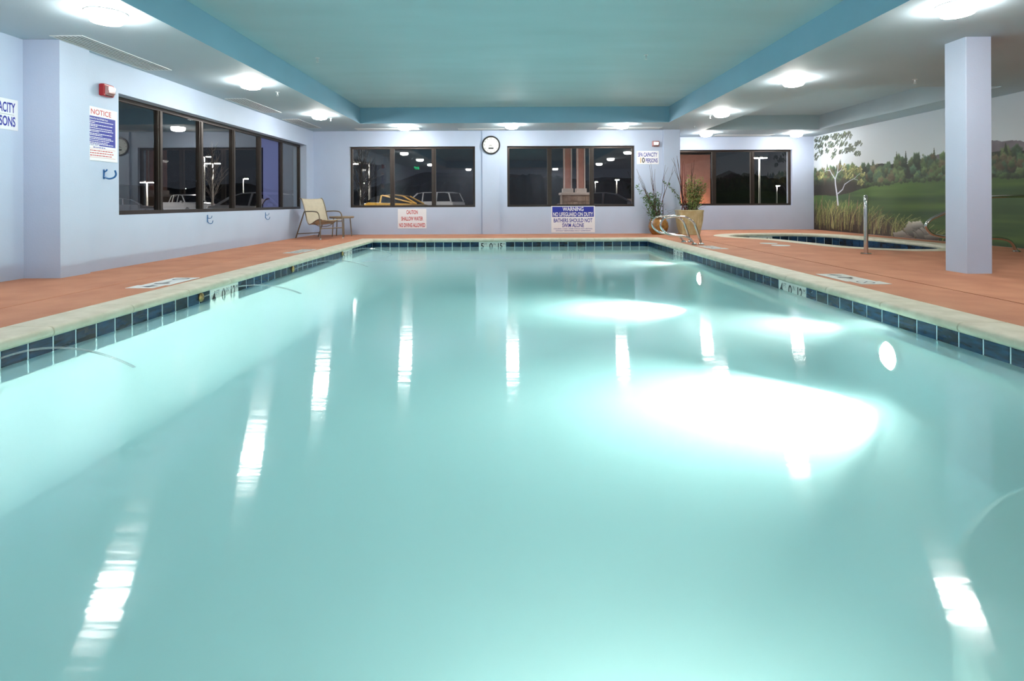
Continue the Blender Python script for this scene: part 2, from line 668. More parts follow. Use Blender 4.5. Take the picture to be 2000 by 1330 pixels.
CX0, CX1 = 4.74, 8.06
wb = MB()
wb.box((JX - TH, WBY, -.12), (CX0, WBY + TH, ZT + .1))
wb.box((CX1, WBY, -.12), (WRX + TH, WBY + TH, ZT + .1))
wb.box((CX0, WBY, -.12), (CX1, WBY + TH, SILL))
wb.box((CX0, WBY, HEAD + .03), (CX1, WBY + TH, ZT + .1))
wall_back = struct(wb.build('wall_back', 'wall_paint'))
wall_right = struct(MB().box((WRX, WNY - TH, -.12), (WRX + TH, WBY, ZT + .1)).build('wall_right', 'wall_paint'))
wall_near = struct(MB().box((-5.8, WNY - TH, -.12), (WRX, WNY, ZT + .1)).build('wall_near', 'wall_paint'))

# ------------------------------------------------------------------ ceiling: soffits round two recessed trays
TX0, TX1, TY0, TY1 = -3.53, 3.67, -1.0, 12.97
UX0, UX1, UY0, UY1 = 5.0, 7.96, 9.03, 14.4
cb = MB()


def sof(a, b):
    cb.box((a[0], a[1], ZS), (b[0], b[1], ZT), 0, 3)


sof((-5.8, WNY), (TX0, WBY + TH))
sof((TX0, TY1), (TX1, WBY + TH))
sof((TX0, WNY), (TX1, TY0))
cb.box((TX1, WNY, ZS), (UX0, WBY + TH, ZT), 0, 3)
cb.box((UX0, WNY, ZS), (UX1, UY0, ZT), 0, 2)
cb.box((UX0, UY1, ZS), (UX1, WBY + TH, ZT), 0, 2)
cb.box((UX1, WNY, ZS), (WRX + TH, WBY + TH, ZT), 0, 2)
cb.box((UX0 - .012, UY0, ZS + .001), (UX0 + .002, UY1, ZT), 2, 2)
cb.box((-5.8, WNY - TH, ZT), (4.4, WBY + TH, ZT + .12), 1)
cb.box((4.4, WNY - TH, ZT), (WRX + TH, WBY + TH, ZT + .12), 2)
ceiling = struct(cb.build('ceiling', ['soffit_paint', 'tray_paint', 'spa_tray_paint', 'tray_edge_paint']))

# ------------------------------------------------------------------ pillar
pl = MB().bbox((5.12, 6.27, -.01), (5.41, 6.58, ZS + .01), .006)
struct(pl.build('pillar', 'wall_paint'))


# ------------------------------------------------------------------ windows
def window(name, along, lo, hi, z0, z1, plane, n, inward, blue_panes=()):
    """along: 'x' or 'y' = direction of the window's width; plane = frame centre coordinate; inward = +-1 towards the room"""
    fw, fd = .055, .07

    def P(s, t, z):
        return (s, plane + t, z) if along == 'x' else (plane + t, s, z)
    f = MB()
    d = fd / 2
    f.box(P(lo, -d, z0), P(lo + fw, d, z1))
    f.box(P(hi - fw, -d, z0), P(hi, d, z1))
    f.box(P(lo + fw, -d, z0), P(hi - fw, d, z0 + fw))
    f.box(P(lo + fw, -d, z1 - fw), P(hi - fw, d, z1))
    w = struct(f.build(name, 'bronze_frame'))
    step = (hi - lo) / n
    mw = .055
    for i in range(1, n):
        c = lo + step * i
        m = MB().box(P(c - mw, -d, z0 + fw), P(c + mw, d, z1 - fw))
        m.box(P(c - .02, d * inward, z0 + fw), P(c + .02, (d + .012) * inward, z1 - fw))
        m.build('mullion', 'bronze_frame', w)
    for i in range(n):
        a = lo + step * i + (fw if i == 0 else mw)
        b = lo + step * (i + 1) - (fw if i == n - 1 else mw)
        MB().box(P(a, -.004, z0 + fw), P(b, .004, z1 - fw)).build('pane', 'blue_glass' if i in blue_panes else 'window_glass', w)
    return w


window('window_1', 'y', WY0, WY1, SILL - .02, HEAD, -5.31, 6, 1, blue_panes=(4,))
window('window_2', 'x', AX0, AX1, SILL, HEAD, WFY + .12, 3, -1)
window('window_3', 'x', BX0, BX1, SILL, HEAD, WFY + .12, 3, -1)
window('window_4', 'x', CX0, CX1, SILL, HEAD + .03, WBY + .12, 3, -1)

# ------------------------------------------------------------------ pool basin
pb = MB()
ZB0, ZB1 = -.72, -.98      # floor at the near and the far end
pb.box((XL - .3, YN - .3, -1.6), (XL, YF + .3, -.065))
pb.box((XR, YN - .3, -1.6), (XR + .3, YF + .3, -.065))
pb.box((XL, YF, -1.6), (XR, YF + .3, -.065))
pb.box((XL, YN - .3, -1.6), (XR, YN, -.065))
pb.add([(XL, YN, ZB0), (XR, YN, ZB0), (XR, YF, ZB1), (XL, YF, ZB1), (XL, YN, -1.6), (XR, YN, -1.6), (XR, YF, -1.6), (XL, YF, -1.6)],
       [(0, 1, 2, 3), (7, 6, 5, 4), (0, 4, 5, 1), (1, 5, 6, 2), (2, 6, 7, 3), (3, 7, 4, 0)])
# rounded cove where the walls meet the floor


def zf(y):
    return ZB0 + (ZB1 - ZB0) * (y - YN) / (YF - YN)


RC = .55
NC = 10


def cove(edge, inn, RC=RC):
    # edge: list of points on the wall foot; inn: inward direction
    rings = []
    for (x, y) in edge:
        z = zf(y)
        ring = []
        for k in range(NC + 1):
            a = math.pi / 2 * k / NC
            ring.append((x + inn[0] * RC * (1 - math.cos(a)), y + inn[1] * RC * (1 - math.cos(a)), z + RC * (1 - math.sin(a)) - .003))
        ring.append((x - inn[0] * .02, y - inn[1] * .02, z - .03))
        rings.append(ring)
    pb.loft(rings)


cove([(XL, YN), (XL, YF)], (1, 0))
cove([(XR, YN), (XR, YF)], (-1, 0), .15)
cove([(XL, YF), (XR, YF)], (0, -1))
basin = struct(pb.build('pool_basin', 'plaster', None, True))
# quarter-round entry steps in the near right corner
for rad, z in ((2.02, -.42), (1.35, -.24)):
    n = 24
    arc = [(XR - rad * math.sin(math.pi / 2 * k / n), YN + rad * math.cos(math.pi / 2 * k / n)) for k in range(n + 1)]
    ring = [(XR, YN)] + arc
    st = MB()
    ins = [(XR - (XR - x) * .985, YN + (y - YN) * .985) for x, y in ring]
    st.loft([[(x, y, ZB0 - .05) for x, y in ring], [(x, y, z - .02) for x, y in ring], [(x, y, z) for x, y in ins]], False, True)
    st.build('entry_step', 'step_plaster', basin)

# coping stones
prof = [(0, -.065), (-.02, -.062), (-.034, -.047), (-.038, -.03), (-.032, -.012), (-.018, 0.001), (.004, .006), (.15, .006), (CW - .004, .004), (CW, -.002), (CW, -.065)]


def coping(origin, along, out, length):
    A, O = Vector(along), Vector(out)
    o = Vector(origin)
    r = []
    for t, sh in ((.002, .004), (.006, 0), (length - .006, 0), (length - .002, .004)):
        r.append([o + A * t + O * (n + sh if n < 0 else n) + Vector((0, 0, z - (sh if z > 0 else 0))) for n, z in prof])
    return MB().loft(r).build('coping_stone', 'coping_stone', basin, True)


def run(origin, along, out, total, L):
    k = max(1, round(total / L))
    for i in range(k):
        coping(Vector(origin) + Vector(along) * (i * total / k), along, out, total / k)


run((XL, YN, 0), (0, 1, 0), (-1, 0, 0), YF - YN, .79)
run((XR, YN, 0), (0, 1, 0), (1, 0, 0), YF - YN, .79)
run((XL - CW, YF, 0), (1, 0, 0), (0, 1, 0), XR - XL + 2 * CW, .79)
run((XL - CW, YN, 0), (1, 0, 0), (0, -1, 0), XR - XL + 2 * CW, .79)

# waterline tiles
TZ0, TZ1 = -.266, -.068
tile_me = {}


def tile(p, along, out, wid, name='tile', m='glass_tile'):
    key = (tuple(along), tuple(out), round(wid, 4), m)
    if key not in tile_me:
        A, O = Vector(along), Vector(out)
        e = .0025
        h = (TZ1 - TZ0) / 2
        rings = []
        for n, ins in ((-.002, 0), (.002, 0), (.0035, e)):
            w2, h2 = wid / 2 - .006 - ins, h - .001 - ins
            rings.append([A * sx * w2 + Vector((0, 0, sz * h2)) + O * n for sx, sz in ((-1, -1), (1, -1), (1, 1), (-1, 1))])
        tile_me[key] = MB().loft(rings).mesh(name, m)
    o = link(name, tile_me[key], basin)
    o.location = Vector(p) + Vector((0, 0, (TZ0 + TZ1) / 2))
    return o


def marker(center, along, out, txt, wid=.59):
    mk = tile(center, along, out, wid, 'depth_marker', 'marker_tile')
    A, O = Vector(along), Vector(out)
    big, small = .125, .05
    z = .012
    parts = txt     # list of (text, offset, height, dz, bold)
    for t, off, h, dz, wd, ml in parts:
        lt = text('lettering', t, h, A * off + O * .004 + Vector((0, 0, z + dz)), along, (0, 0, 1), ml, None, width=wd, bold=.02 if h > .1 else .0)
        lt.parent = mk
    return mk


def dtext(a, b, c):
    return [(a, -.225, .13, 0, .07, 'black_letter'), ('FT', -.145, .05, .04, .06, 'grey_letter'), (b, -.03, .13, 0, .075, 'black_letter'), ('IN', .05, .05, .04, .05, 'grey_letter'),
            (c[0], .135, .13, 0, .02, 'black_letter'), (c[1], .195, .13, 0, .06, 'black_letter'), ('M', .262, .05, .04, .045, 'grey_letter')]


pitch = .1968


def wall_tiles(x, out, along, marks):
    """marks: list of (tile index from far corner, text)"""
    y = YF
    i = 0
    while y > YN + pitch:
        mk = [t for k, t in marks if k == i]
        if mk:
            marker((x, y - 1.5 * pitch, 0), along, out, mk[0], 3 * pitch)
            y -= 3 * pitch
            i += 3
        else:
            tile((x, y - pitch / 2, 0), along, out, pitch)
            y -= pitch
            i += 1


t5 = dtext('5', '0', '15')
t4 = dtext('4', '0', '12')
wall_tiles(XR, (-1, 0, 0), (0, -1, 0), [(10, t5), (31, t4)])
wall_tiles(XL, (1, 0, 0), (0, 1, 0), [(8, t5), (31, t4)])
fp = (XR - XL) / 31
i = 0
while i < 31:
    if i == 12:
        marker((XL + (i + 1.5) * fp, YF, 0), (1, 0, 0), (0, -1, 0), t5, 3 * fp)
        i += 3
    else:
        tile((XL + (i + .5) * fp, YF, 0), (1, 0, 0), (0, -1, 0), fp)
        i += 1

# water
wm = MB().add([(XL, YN, WZ), (XR, YN, WZ), (XR, YF, WZ), (XL, YF, WZ)], [(0, 1, 2, 3)])
tag(wm.build('pool_water', 'pool_water'), 'pale turquoise water filling the long swimming pool', 'water', kind='stuff')

# underwater lights on the right pool wall
for y, lb in ((4.48, 'glowing white underwater light on the pool wall beside the entry steps'), (8.98, 'glowing white underwater light on the pool wall near the curved grab rails')):
    t = thing('pool_light', lb, 'pool light', (XR, y, -.42), 0, 'underwater lights in the pool')
    MB().lathe([(.13, -.001), (.13, -.03), (.115, -.035), (.1, -.02), (.1, -.001)], axis='X', n=28, caps=False).build('trim_ring', 'chrome', t, True)
    MB().lathe([(.099, -.004), (.09, -.03), (.06, -.045), (.001, -.05)], axis='X', n=24).build('lens', 'pool_lens', t, True)
    ld = bpy.data.lights.new('beam', 'AREA')
    ld.shape = 'DISK'
    ld.size = .16
    ld.energy = POOLLAMP
    ld.color = (1.0, .94, .84)
    ld.spread = R(98)
    lo_ = bpy.data.objects.new('beam', ld)
    C.objects.link(lo_)
    lo_.parent = t
    lo_.location = (-.06, 0, 0)
    lo_.rotation_euler = Vector((-1, 0, -.27)).to_track_quat('-Z', 'Y').to_euler()

t = thing('pool_light', 'added underwater fill light on the unseen end wall of the pool', 'pool light', (.3, YN, -.45), R(-90), 'underwater lights in the pool')  # added out of view to brighten the whole body of water
MB().lathe([(.13, -.001), (.13, -.03), (.115, -.035), (.1, -.02), (.1, -.001)], axis='X', n=28, caps=False).build('trim_ring', 'chrome', t, True)
MB().lathe([(.099, -.004), (.09, -.03), (.06, -.045), (.001, -.05)], axis='X', n=24).build('lens', 'fill_lens', t, True)

# water jets from the left wall
for k, y in enumerate((3.28, 5.58, 7.92, 10.24)):
    lb = ['thin water jet arcing from the pool wall nearest the capacity sign', 'thin water jet arcing from the pool wall beside the 4 FT depth marker',
          'thin water jet arcing from the pool wall midway between the depth markers', 'thin water jet arcing from the pool wall beside the 5 FT marker near the chair'][k]
    t = thing('water_jet', lb, 'water jet', (XL + .0035, y, -.112), 0, 'jets arcing into the pool')
    MB().lathe([(.045, 0), (.045, .012), (.036, .018), (.03, .012), (.022, .02), (.012, .024)], axis='X', n=20).build('nozzle', 'brass', t, True)
    dx, dyd = [(.8, .12), (.78, .55), (.86, .75), (.8, .45)][k]
    pts = []
    for j in range(17):
        s = j / 16
        pts.append((.02 + dx * s, dyd * s, .112 * (4 * s * (1 - s)) * .98 - .058 * s))
    MB().tube(pts, [.005 + .0025 * (j / 16) for j in range(17)], 8).build('stream', 'jet_water', t, True)

# ------------------------------------------------------------------ spa
n = len(spa)
sb = MB()
deep = [Vector((v.x, v.y, -.9)) for v in spa]
top = [Vector((v.x, v.y, -.065)) for v in spa]
so = offset_loop(spa, SGN * .25)
sb.loft([[Vector((v.x, v.y, -1.0)) for v in so], [Vector((v.x, v.y, -.065)) for v in so], top, deep], True, True)
spa_basin = struct(sb.build('spa_basin', 'plaster'))
# coping stones of the spa, in radial pieces
per = 4
for i in range(0, n, per):
    rings = []
    for j in range(i, i + per + 1):
        k = j % n
        p = spa[k]
        q = spa_out[k]
        o = (q - p).normalized()
        tt = 0.0
        rings.append([p + o * (nn if nn < .1 else nn * .32 / .30) + Vector((0, 0, z)) for nn, z in prof])
    t0 = (rings[1][0] - rings[0][0]).normalized() * .002
    rings[0] = [p + t0 for p in rings[0]]
    t1 = (rings[-1][0] - rings[-2][0]).normalized() * .002
    rings[-1] = [p - t1 for p in rings[-1]]
    MB().loft(rings).build('coping_stone', 'coping_stone', spa_basin, True)
# tiles round the spa
clen = [0]
for k in range(n):
    clen.append(clen[-1] + (spa[(k + 1) % n] - spa[k]).length)
tot = clen[-1]


def spa_at(s):
    s %= tot
    for k in range(n):
        if clen[k + 1] >= s:
            f = (s - clen[k]) / (clen[k + 1] - clen[k])
            a, b = spa[k], spa[(k + 1) % n]
            t = (b - a).normalized()
            return a.lerp(b, f), t
    return spa[0], (spa[1] - spa[0]).normalized()


cnt = int(tot / .2)
sp_p = tot / cnt
e = .0025
h = (TZ1 - TZ0) / 2
rings = []
for nn, ins in ((-.02, 0), (.001, 0), (.0025, e)):
    w2, h2 = sp_p / 2 - .006 - ins, h - .001 - ins
    rings.append([Vector((sx * w2, nn, sz * h2)) for sx, sz in ((-1, -1), (1, -1), (1, 1), (-1, 1))])
spa_tile_me = MB().loft(rings).mesh('tile', 'glass_tile')
mk_s = None
for k in range(cnt):
    p, t = spa_at((k + .5) * sp_p)
    inn = Vector((-t.y, t.x, 0)) * -SGN
    pp = pix(1487, 459, 13.9)
    o = link('tile', spa_tile_me, spa_basin)
    o.location = (p.x + inn.x * .010, p.y + inn.y * .010, (TZ0 + TZ1) / 2)
    # local +y = inward
    o.rotation_euler = (0, 0, math.atan2(-inn.x, inn.y))
    if 6.0 < p.x < 6.62 and p.y > 13.6:
        o.name = 'depth_marker'
        o.data = spa_tile_me.copy()
        o.data.materials[0] = M['marker_tile']
        if mk_s is None or True:
            mk_s = (mk_s or []) + [o]
mk_s = sorted(mk_s, key=lambda q: q.location.x)
for q, (a, b) in zip(mk_s, (('3', 'FT'), ('0', 'IN'), ('9', 'M'))):
    lt = text('lettering', a, .12, (.025, .003, .01), (-1, 0, 0), (0, 0, 1), 'black_letter', None, width=.07, bold=.02)
    lt.parent = q
    lt = text('lettering', b, .045, (-.055, .003, .045), (-1, 0, 0), (0, 0, 1), 'grey_letter', None, width=.045, bold=.02)
    lt.parent = q
sw = MB()
tri = tessellate_polygon([[Vector((v.x, v.y, 0)) for v in spa]])
sw.add([(v.x, v.y, WZ) for v in spa], [tuple(t) for t in tri])
tag(sw.build('spa_water', 'spa_water'), 'pale still water filling the small curved spa pool', 'water', kind='stuff')
t = thing('pool_light', 'glowing underwater light inside the curved spa pool', 'pool light', (7.55, 12.0, -.5), 0)
p, tt_ = spa_at(0)
best = min(range(n), key=lambda k: (spa[k] - Vector((7.9, 12.0, 0))).length)
t.location = (spa[best].x - .01, spa[best].y, -.45)
MB().lathe([(.1, -.001), (.1, -.03), (.085, -.035), (.08, -.001)], axis='X', n=24, caps=False).build('trim_ring', 'chrome', t, True)
MB().lathe([(.079, -.004), (.07, -.03), (.001, -.04)], axis='X', n=20).build('lens', 'spa_lens', t, True)

# ------------------------------------------------------------------ mural on the right wall
MY0, MY1, RES = 5.0, WBY - .004, .0105
ny = int((MY1 - MY0) / RES)
nz = int(ZS / RES)
ys = np.linspace(MY0, MY1, ny)
zs = np.linspace(.003, ZS - .002, nz)
YY, ZZ = np.meshgrid(ys, zs)
rng = np.random.default_rng(3)


def s2l(c):
    c = np.asarray(c, float) / 255.0
    return np.where(c <= .04045, c / 12.92, ((c + .055) / 1.055) ** 2.4)


def smooth_noise(seed, sy, sz, amp=1.0):
    r = np.random.default_rng(seed)
    a = int((MY1 - MY0) / sy) + 3
    b = int(ZS / sz) + 3
    gk = r.random((b, a))
    fy = (YY - MY0) / sy
    fz = ZZ / sz
    iy, iz = fy.astype(int), fz.astype(int)
    ty, tz = fy - iy, fz - iz
    ty = ty * ty * (3 - 2 * ty)
    tz = tz * tz * (3 - 2 * tz)
    v = (gk[iz, iy] * (1 - ty) + gk[iz, iy + 1] * ty) * (1 - tz) + (gk[iz + 1, iy] * (1 - ty) + gk[iz + 1, iy + 1] * ty) * tz
    return (v - .5) * 2 * amp


IMG = np.zeros((nz, ny, 3))
# sky
tsky = np.clip((ZZ - 1.6) / 1.1, 0, 1)[..., None]
IMG[:] = np.array([206, 212, 214.]) * (1 - tsky) + np.array([186, 197, 206.]) * tsky
# mountain
ridge = 1.94 - np.abs(YY - 10.25) * .16 + smooth_noise(1, .35, 9, .03) + smooth_noise(2, .09, 9, .012)
mk = (ZZ < ridge) & (YY < 11.7)
IMG[mk] = np.array([112, 104, 110.])
IMG[mk] += smooth_noise(4, .12, .06, 12)[mk][:, None]


def stamp(cy_, cz_, ry, rz, col, edge=.25, light=0.0, alpha=1.0):
    a0, a1 = np.searchsorted(ys, [cy_ - ry * 1.1, cy_ + ry * 1.1])
    b0, b1 = np.searchsorted(zs, [cz_ - rz * 1.1, cz_ + rz * 1.1])
    if a0 >= a1 or b0 >= b1:
        return
    y = (YY[b0:b1, a0:a1] - cy_) / ry
    z = (ZZ[b0:b1, a0:a1] - cz_) / rz
    ang = np.arctan2(z, y)
    ph = (cy_ * 37 + cz_ * 91) % 6.28
    rr = np.sqrt(y * y + z * z) * (1 + .10 * np.sin(5 * ang + ph) + .06 * np.sin(11 * ang + 2 * ph))
    al = np.clip((1 - rr) / edge, 0, 1) * alpha
    shade = 1 + light * np.clip(z * .8 + .25 * y, -1, 1)
    patch = IMG[b0:b1, a0:a1]
    c = np.array(col, float)[None, None, :] * shade[..., None]
    IMG[b0:b1, a0:a1] = patch * (1 - al[..., None]) + c * al[..., None]


# forest
back = 1.30
fill = (ZZ < 1.66 + smooth_noise(7, .3, 9, .05))
IMG[fill] = np.array([38, 44, 34.])
for row in range(6):
    zc = 1.66 - row * .085
    for k in range(int((MY1 - MY0) / .13)):
        y = MY0 + rng.random() * (MY1 - MY0)
        gcol = np.array([[56, 74, 50], [66, 84, 52], [48, 64, 46], [78, 92, 58], [78, 72, 52], [58, 80, 60]][rng.integers(0, 6)], float)
        gcol *= (.85 + .3 * rng.random())
        if row < 2 and rng.random() < .18:      # conifer
            hh = .2 + .1 * rng.random()
            for q in range(7):
                f = q / 6
                stamp(y, zc - .05 + hh * f, .075 * (1 - f * .85), .03, gcol * .8, .3, .3)
        else:
            r0 = .075 + .07 * rng.random()
            stamp(y, zc + rng.normal() * .03, r0, r0 * (1.0 + .3 * rng.random()), gcol, .3, .55)
            for q in range(3):
                stamp(y + rng.normal() * r0 * .4, zc + r0 * .3 + rng.normal() * .03, r0 * .4, r0 * .35, gcol * 1.18, .6, .5, .6)
# dark understorey towards the far corner
dk = np.clip((YY - 13.4) / .8, 0, 1) * np.clip((1.45 - ZZ) / .2, 0, 1)
IMG = IMG * (1 - .9 * dk[..., None]) + np.array([42, 36, 30.]) * (.9 * dk[..., None])
# meadow
edge = 1.245 + .03 * np.sin(YY * 1.3) - .30 * np.clip((YY - 13.2) / 1.6, 0, 1) + smooth_noise(9, .2, 9, .012)
md = ZZ < edge
base = np.array([66, 92, 46.])
stre = (smooth_noise(11, 1.6, .14, 1) * 18 + smooth_noise(12, .6, .05, 1) * 7)
fieldc = base[None, None, :] + stre[..., None] * np.array([1.0, 1.0, .35]) + (np.clip(ZZ / 1.2, 0, 1)[..., None] - .5) * np.array([6, 10, 6.])
IMG[md] = fieldc[md]
for k in range(160):
    y = MY0 + rng.random() * 8.6
    stamp(y, 1.25 + .03 * math.sin(y * 1.3) + rng.normal() * .012, .05 + .05 * rng.random(), .035 + .03 * rng.random(), np.array([50, 66, 40.]) * (.8 + .6 * rng.random()), .4, .5)
# reed bed: dark base
rb = np.clip((YY - 11.55) / .9, 0, 1)
rtop = .12 + .62 * np.clip((YY - 11.3) / 3.0, 0, 1) ** .8
al = np.clip((rtop * .75 + .1 - ZZ) / .25, 0, 1) * np.clip((YY - 11.2) / .4, 0, 1)
IMG = IMG * (1 - al[..., None]) + np.array([46, 36, 28.]) * al[..., None]


def stroke(pts, w0, w1, col, alpha=.95):
    m_ = len(pts)
    for q in range(m_ - 1):
        a, b = np.array(pts[q]), np.array(pts[q + 1])
        L = np.linalg.norm(b - a)
        s_ = max(1, int(L / .012))
        for r_ in range(s_):
            f = r_ / s_
            p_ = a + (b - a) * f
            tt = (q + f) / (m_ - 1)
            w = w0 + (w1 - w0) * tt
            stamp(p_[0], p_[1], max(w, .009), max(w, .009), col, .6, 0, alpha)


cols = [(176, 176, 108), (140, 146, 76), (112, 106, 62), (188, 182, 124), (110, 124, 60), (128, 98, 68)]
for k in range(330):
    y = 11.2 + rng.random() ** .8 * (MY1 - 11.25)
    f = min(1, max(0, (y - 11.3) / 3.0)) ** .8
    tp = (.18 + .62 * f) * (.7 + .4 * rng.random())
    z0 = rng.random() * .35 * f
    lean = rng.normal() * .2 - .14
    pts = [(y + lean * t * t, z0 + (tp - z0) * (t * 1.15 - .15 * t * t)) for t in np.linspace(0, 1, 5)]
    stroke(pts, .012, .006, np.array(cols[rng.integers(0, 6)]) * (.7 + .4 * rng.random()), .8)
for y, z0, z1 in ((15.6, .6, .98), (14.35, .7, 1.02), (14.9, .6, .86), (14.0, .62, .85), (15.9, .6, .9)):
    stroke([(y, z0), (y - .02, (z0 + z1) / 2), (y - .05, z1)], .03, .012, (128, 100, 80), .8)


def mp(px, py):
    u = px - 1000.0
    v = py - 394.0
    d = WRX * FPX / (u - .00436 * v)
    return (d, CAMZ - (v + .00436 * u) * d / FPX)


# rock
for px, py, ry, rz, c in ((1762, 461, .30, .12, (108, 104, 98)), (1783, 448, .26, .17, (122, 118, 110)), (1793, 441, .20, .11, (140, 136, 128)), (1803, 459, .28, .15, (98, 94, 88)), (1820, 465, .22, .08, (90, 86, 80)), (1775, 466, .2, .07, (88, 78, 72))):
    y, z = mp(px, py)
    stamp(y, z, ry, rz, c, .12, .75)
for px, py in ((1770, 455), (1790, 455), (1800, 450)):
    y, z = mp(px, py)
    stroke([(y + .1, z + .05), (y, z), (y - .08, z - .07)], .014, .01, (70, 62, 58), .7)
# birch
bk = (190, 196, 208)


def branch(pp, w0, w1):
    stroke([mp(*q) for q in pp], w0 * .62, w1 * .6, bk)


branch([(1637, 400), (1635, 380), (1632, 360), (1631.5, 350)], .065, .05)
branch([(1631.5, 350), (1625, 340), (1621, 332), (1619, 322), (1615, 305)], .04, .012)
branch([(1621, 333), (1614, 333), (1609, 337)], .022, .012)
branch([(1612, 333), (1606, 325), (1602, 312), (1598, 303)], .02, .009)
branch([(1631.5, 350), (1635, 340), (1637, 328), (1637.5, 310), (1638, 290), (1639, 275)], .045, .01)
branch([(1636, 338), (1643, 332), (1647, 322), (1655, 310), (1664, 302), (1672, 300)], .025, .008)
branch([(1637, 378), (1646, 370), (1650, 360), (1660, 353), (1668, 349), (1676, 352)], .035, .012)
branch([(1668, 349), (1676, 342), (1684, 336)], .018, .009)
branch([(1638, 310), (1645, 298), (1648, 285)], .014, .008)
branch([(1619, 322), (1613, 300), (1606, 285)], .014, .008)


def leaves(px0, py0, rx, ry, nn, colset, s0=.022):
    for k in range(nn):
        a = rng.random() * 6.283
        r0 = math.sqrt(rng.random())
        y, z = mp(px0 + rx * r0 * math.cos(a), py0 + ry * r0 * math.sin(a))
        if z > ZS - .05 or y > MY1 - .06:
            continue
        c = np.array(colset[rng.integers(0, len(colset))]) * (.8 + .4 * rng.random())
        stamp(y, z, s0 * 1.5, s0, c, .3, .2)
        stamp(y + .03, z - .03, s0 * 1.2, s0 * .8, c * .85, .3, .2)


dkl = [(70, 82, 60), (52, 62, 48), (88, 100, 72), (62, 74, 60)]
yel = [(150, 148, 92), (170, 166, 112), (124, 128, 80), (104, 112, 66)]
for q in ((1600, 272, 9, 5, 26), (1613, 268, 9, 5, 30), (1632, 265, 10, 6, 34), (1645, 263, 8, 7, 30), (1658, 264, 7, 7, 26), (1597, 285, 7, 5, 24), (1606, 283, 8, 5, 22), (1624, 282, 8, 6, 26), (1640, 279, 8, 6, 22), (1650, 278, 6, 5, 16), (1595, 305, 6, 6, 22), (1602, 297, 6, 6, 14), (1616, 293, 4, 5, 10), (1631, 296, 5, 6, 14), (1644, 296, 4, 4, 10), (1655, 292, 6, 5, 16), (1665, 290, 8, 5, 22), (1677, 279, 7, 5, 20), (1676, 298, 6, 5, 18), (1661, 285, 4, 4, 8), (1626, 306, 3, 3, 6)):
    leaves(*q, dkl)
for q in ((1604, 342, 7, 8, 30), (1658, 340, 10, 8, 40), (1668, 330, 8, 8, 26), (1680, 330, 7, 6, 20), (1682, 356, 6, 6, 18), (1648, 326, 6, 6, 16), (1686, 340, 4, 4, 10)):
    leaves(*q, yel, .024)
IMG = np.clip(IMG, 0, 255)
ver = np.stack([np.full_like(YY, WRX - .004), YY, ZZ], -1).reshape(-1, 3)
idx = np.arange(nz * ny).reshape(nz, ny)
quads = np.stack([idx[:-1, :-1], idx[1:, :-1], idx[1:, 1:], idx[:-1, 1:]], -1).reshape(-1, 4)
me = bpy.data.meshes.new('mural')
me.vertices.add(len(ver))
me.vertices.foreach_set('co', ver.ravel())
me.loops.add(quads.size)
me.loops.foreach_set('vertex_index', quads.ravel())
me.polygons.add(len(quads))
me.polygons.foreach_set('loop_start', np.arange(0, quads.size, 4))
me.polygons.foreach_set('loop_total', np.full(len(quads), 4))
me.update(calc_edges=True)
ca = me.color_attributes.new('paint', 'FLOAT_COLOR', 'POINT')
rgba = np.ones((nz * ny, 4))
rgba[:, :3] = s2l(IMG).reshape(-1, 3)
ca.data.foreach_set('color', rgba.ravel())
me.materials.append(M['mural_paint'])
tag(link('mural', me), 'painted landscape mural of birch, reeds, rock and forest on the wall behind the spa', 'mural')


# ------------------------------------------------------------------ ceiling lights
def lens_light(x, y, label):
    t = thing('ceiling_light', label, 'ceiling light', (x, y, ZS), 0, 'round ceiling lights')
    if 'ring' not in lens_light.__dict__:
        lens_light.ring = MB().lathe([(.175, 0), (.178, -.008), (.165, -.014), (.15, -.012), (.148, 0)], n=32, caps=False).mesh('trim_ring', 'metal_white', True)
        lens_light.lens = MB().lathe([(.149, -.002), (.155, -.055), (.13, -.092), (.07, -.108), (.001, -.112)], n=20, caps=False).mesh('lens', 'lens_glow', True)
    link('trim_ring', lens_light.ring, t)
    link('lens', lens_light.lens, t)


L_ = [(-3.9, 5.36, 'round ceiling light beside the slotted grille near the pilaster'),
      (-3.96, 8.46, 'round ceiling light between the notice sign grille and the grille over the long side window'),
      (-4.0, 11.6, 'round ceiling light over the deck near the chair end of the long side window'),
      (-2.58, 13.4, 'round ceiling light in front of the window above the caution sign'),
      (0.0, 13.25, 'round ceiling light above and right of the wall clock'),
      (2.63, 13.3, 'round ceiling light in front of the window above the warning sign'),
      (5.24, 15.0, 'round ceiling light over the planters end of the window beside the mural'),
      (7.75, 15.15, 'round ceiling light in the corner beside the painted birch tree'),
      (4.34, 11.5, 'round ceiling light on the soffit between the two ceiling recesses near the grab rails'),
      (4.28, 8.44, 'round ceiling light on the soffit beside the near end of the spa ceiling recess'),
      (4.21, 5.25, 'round ceiling light on the soffit beside the square pillar'),
      (-3.9, 2.25, 'round ceiling light on the soffit behind the capacity sign'),
      (4.2, 2.2, 'round ceiling light over the deck beside the entry steps'),
      (-2.4, -1.8, 'round ceiling light on the end soffit over the left deck'),
      (2.4, -1.8, 'round ceiling light on the end soffit over the right deck'),
      (7.4, 3.6, 'round ceiling light over the deck beside the plain end of the mural wall')]
for x, y, lb in L_:
    lens_light(x, y, lb)


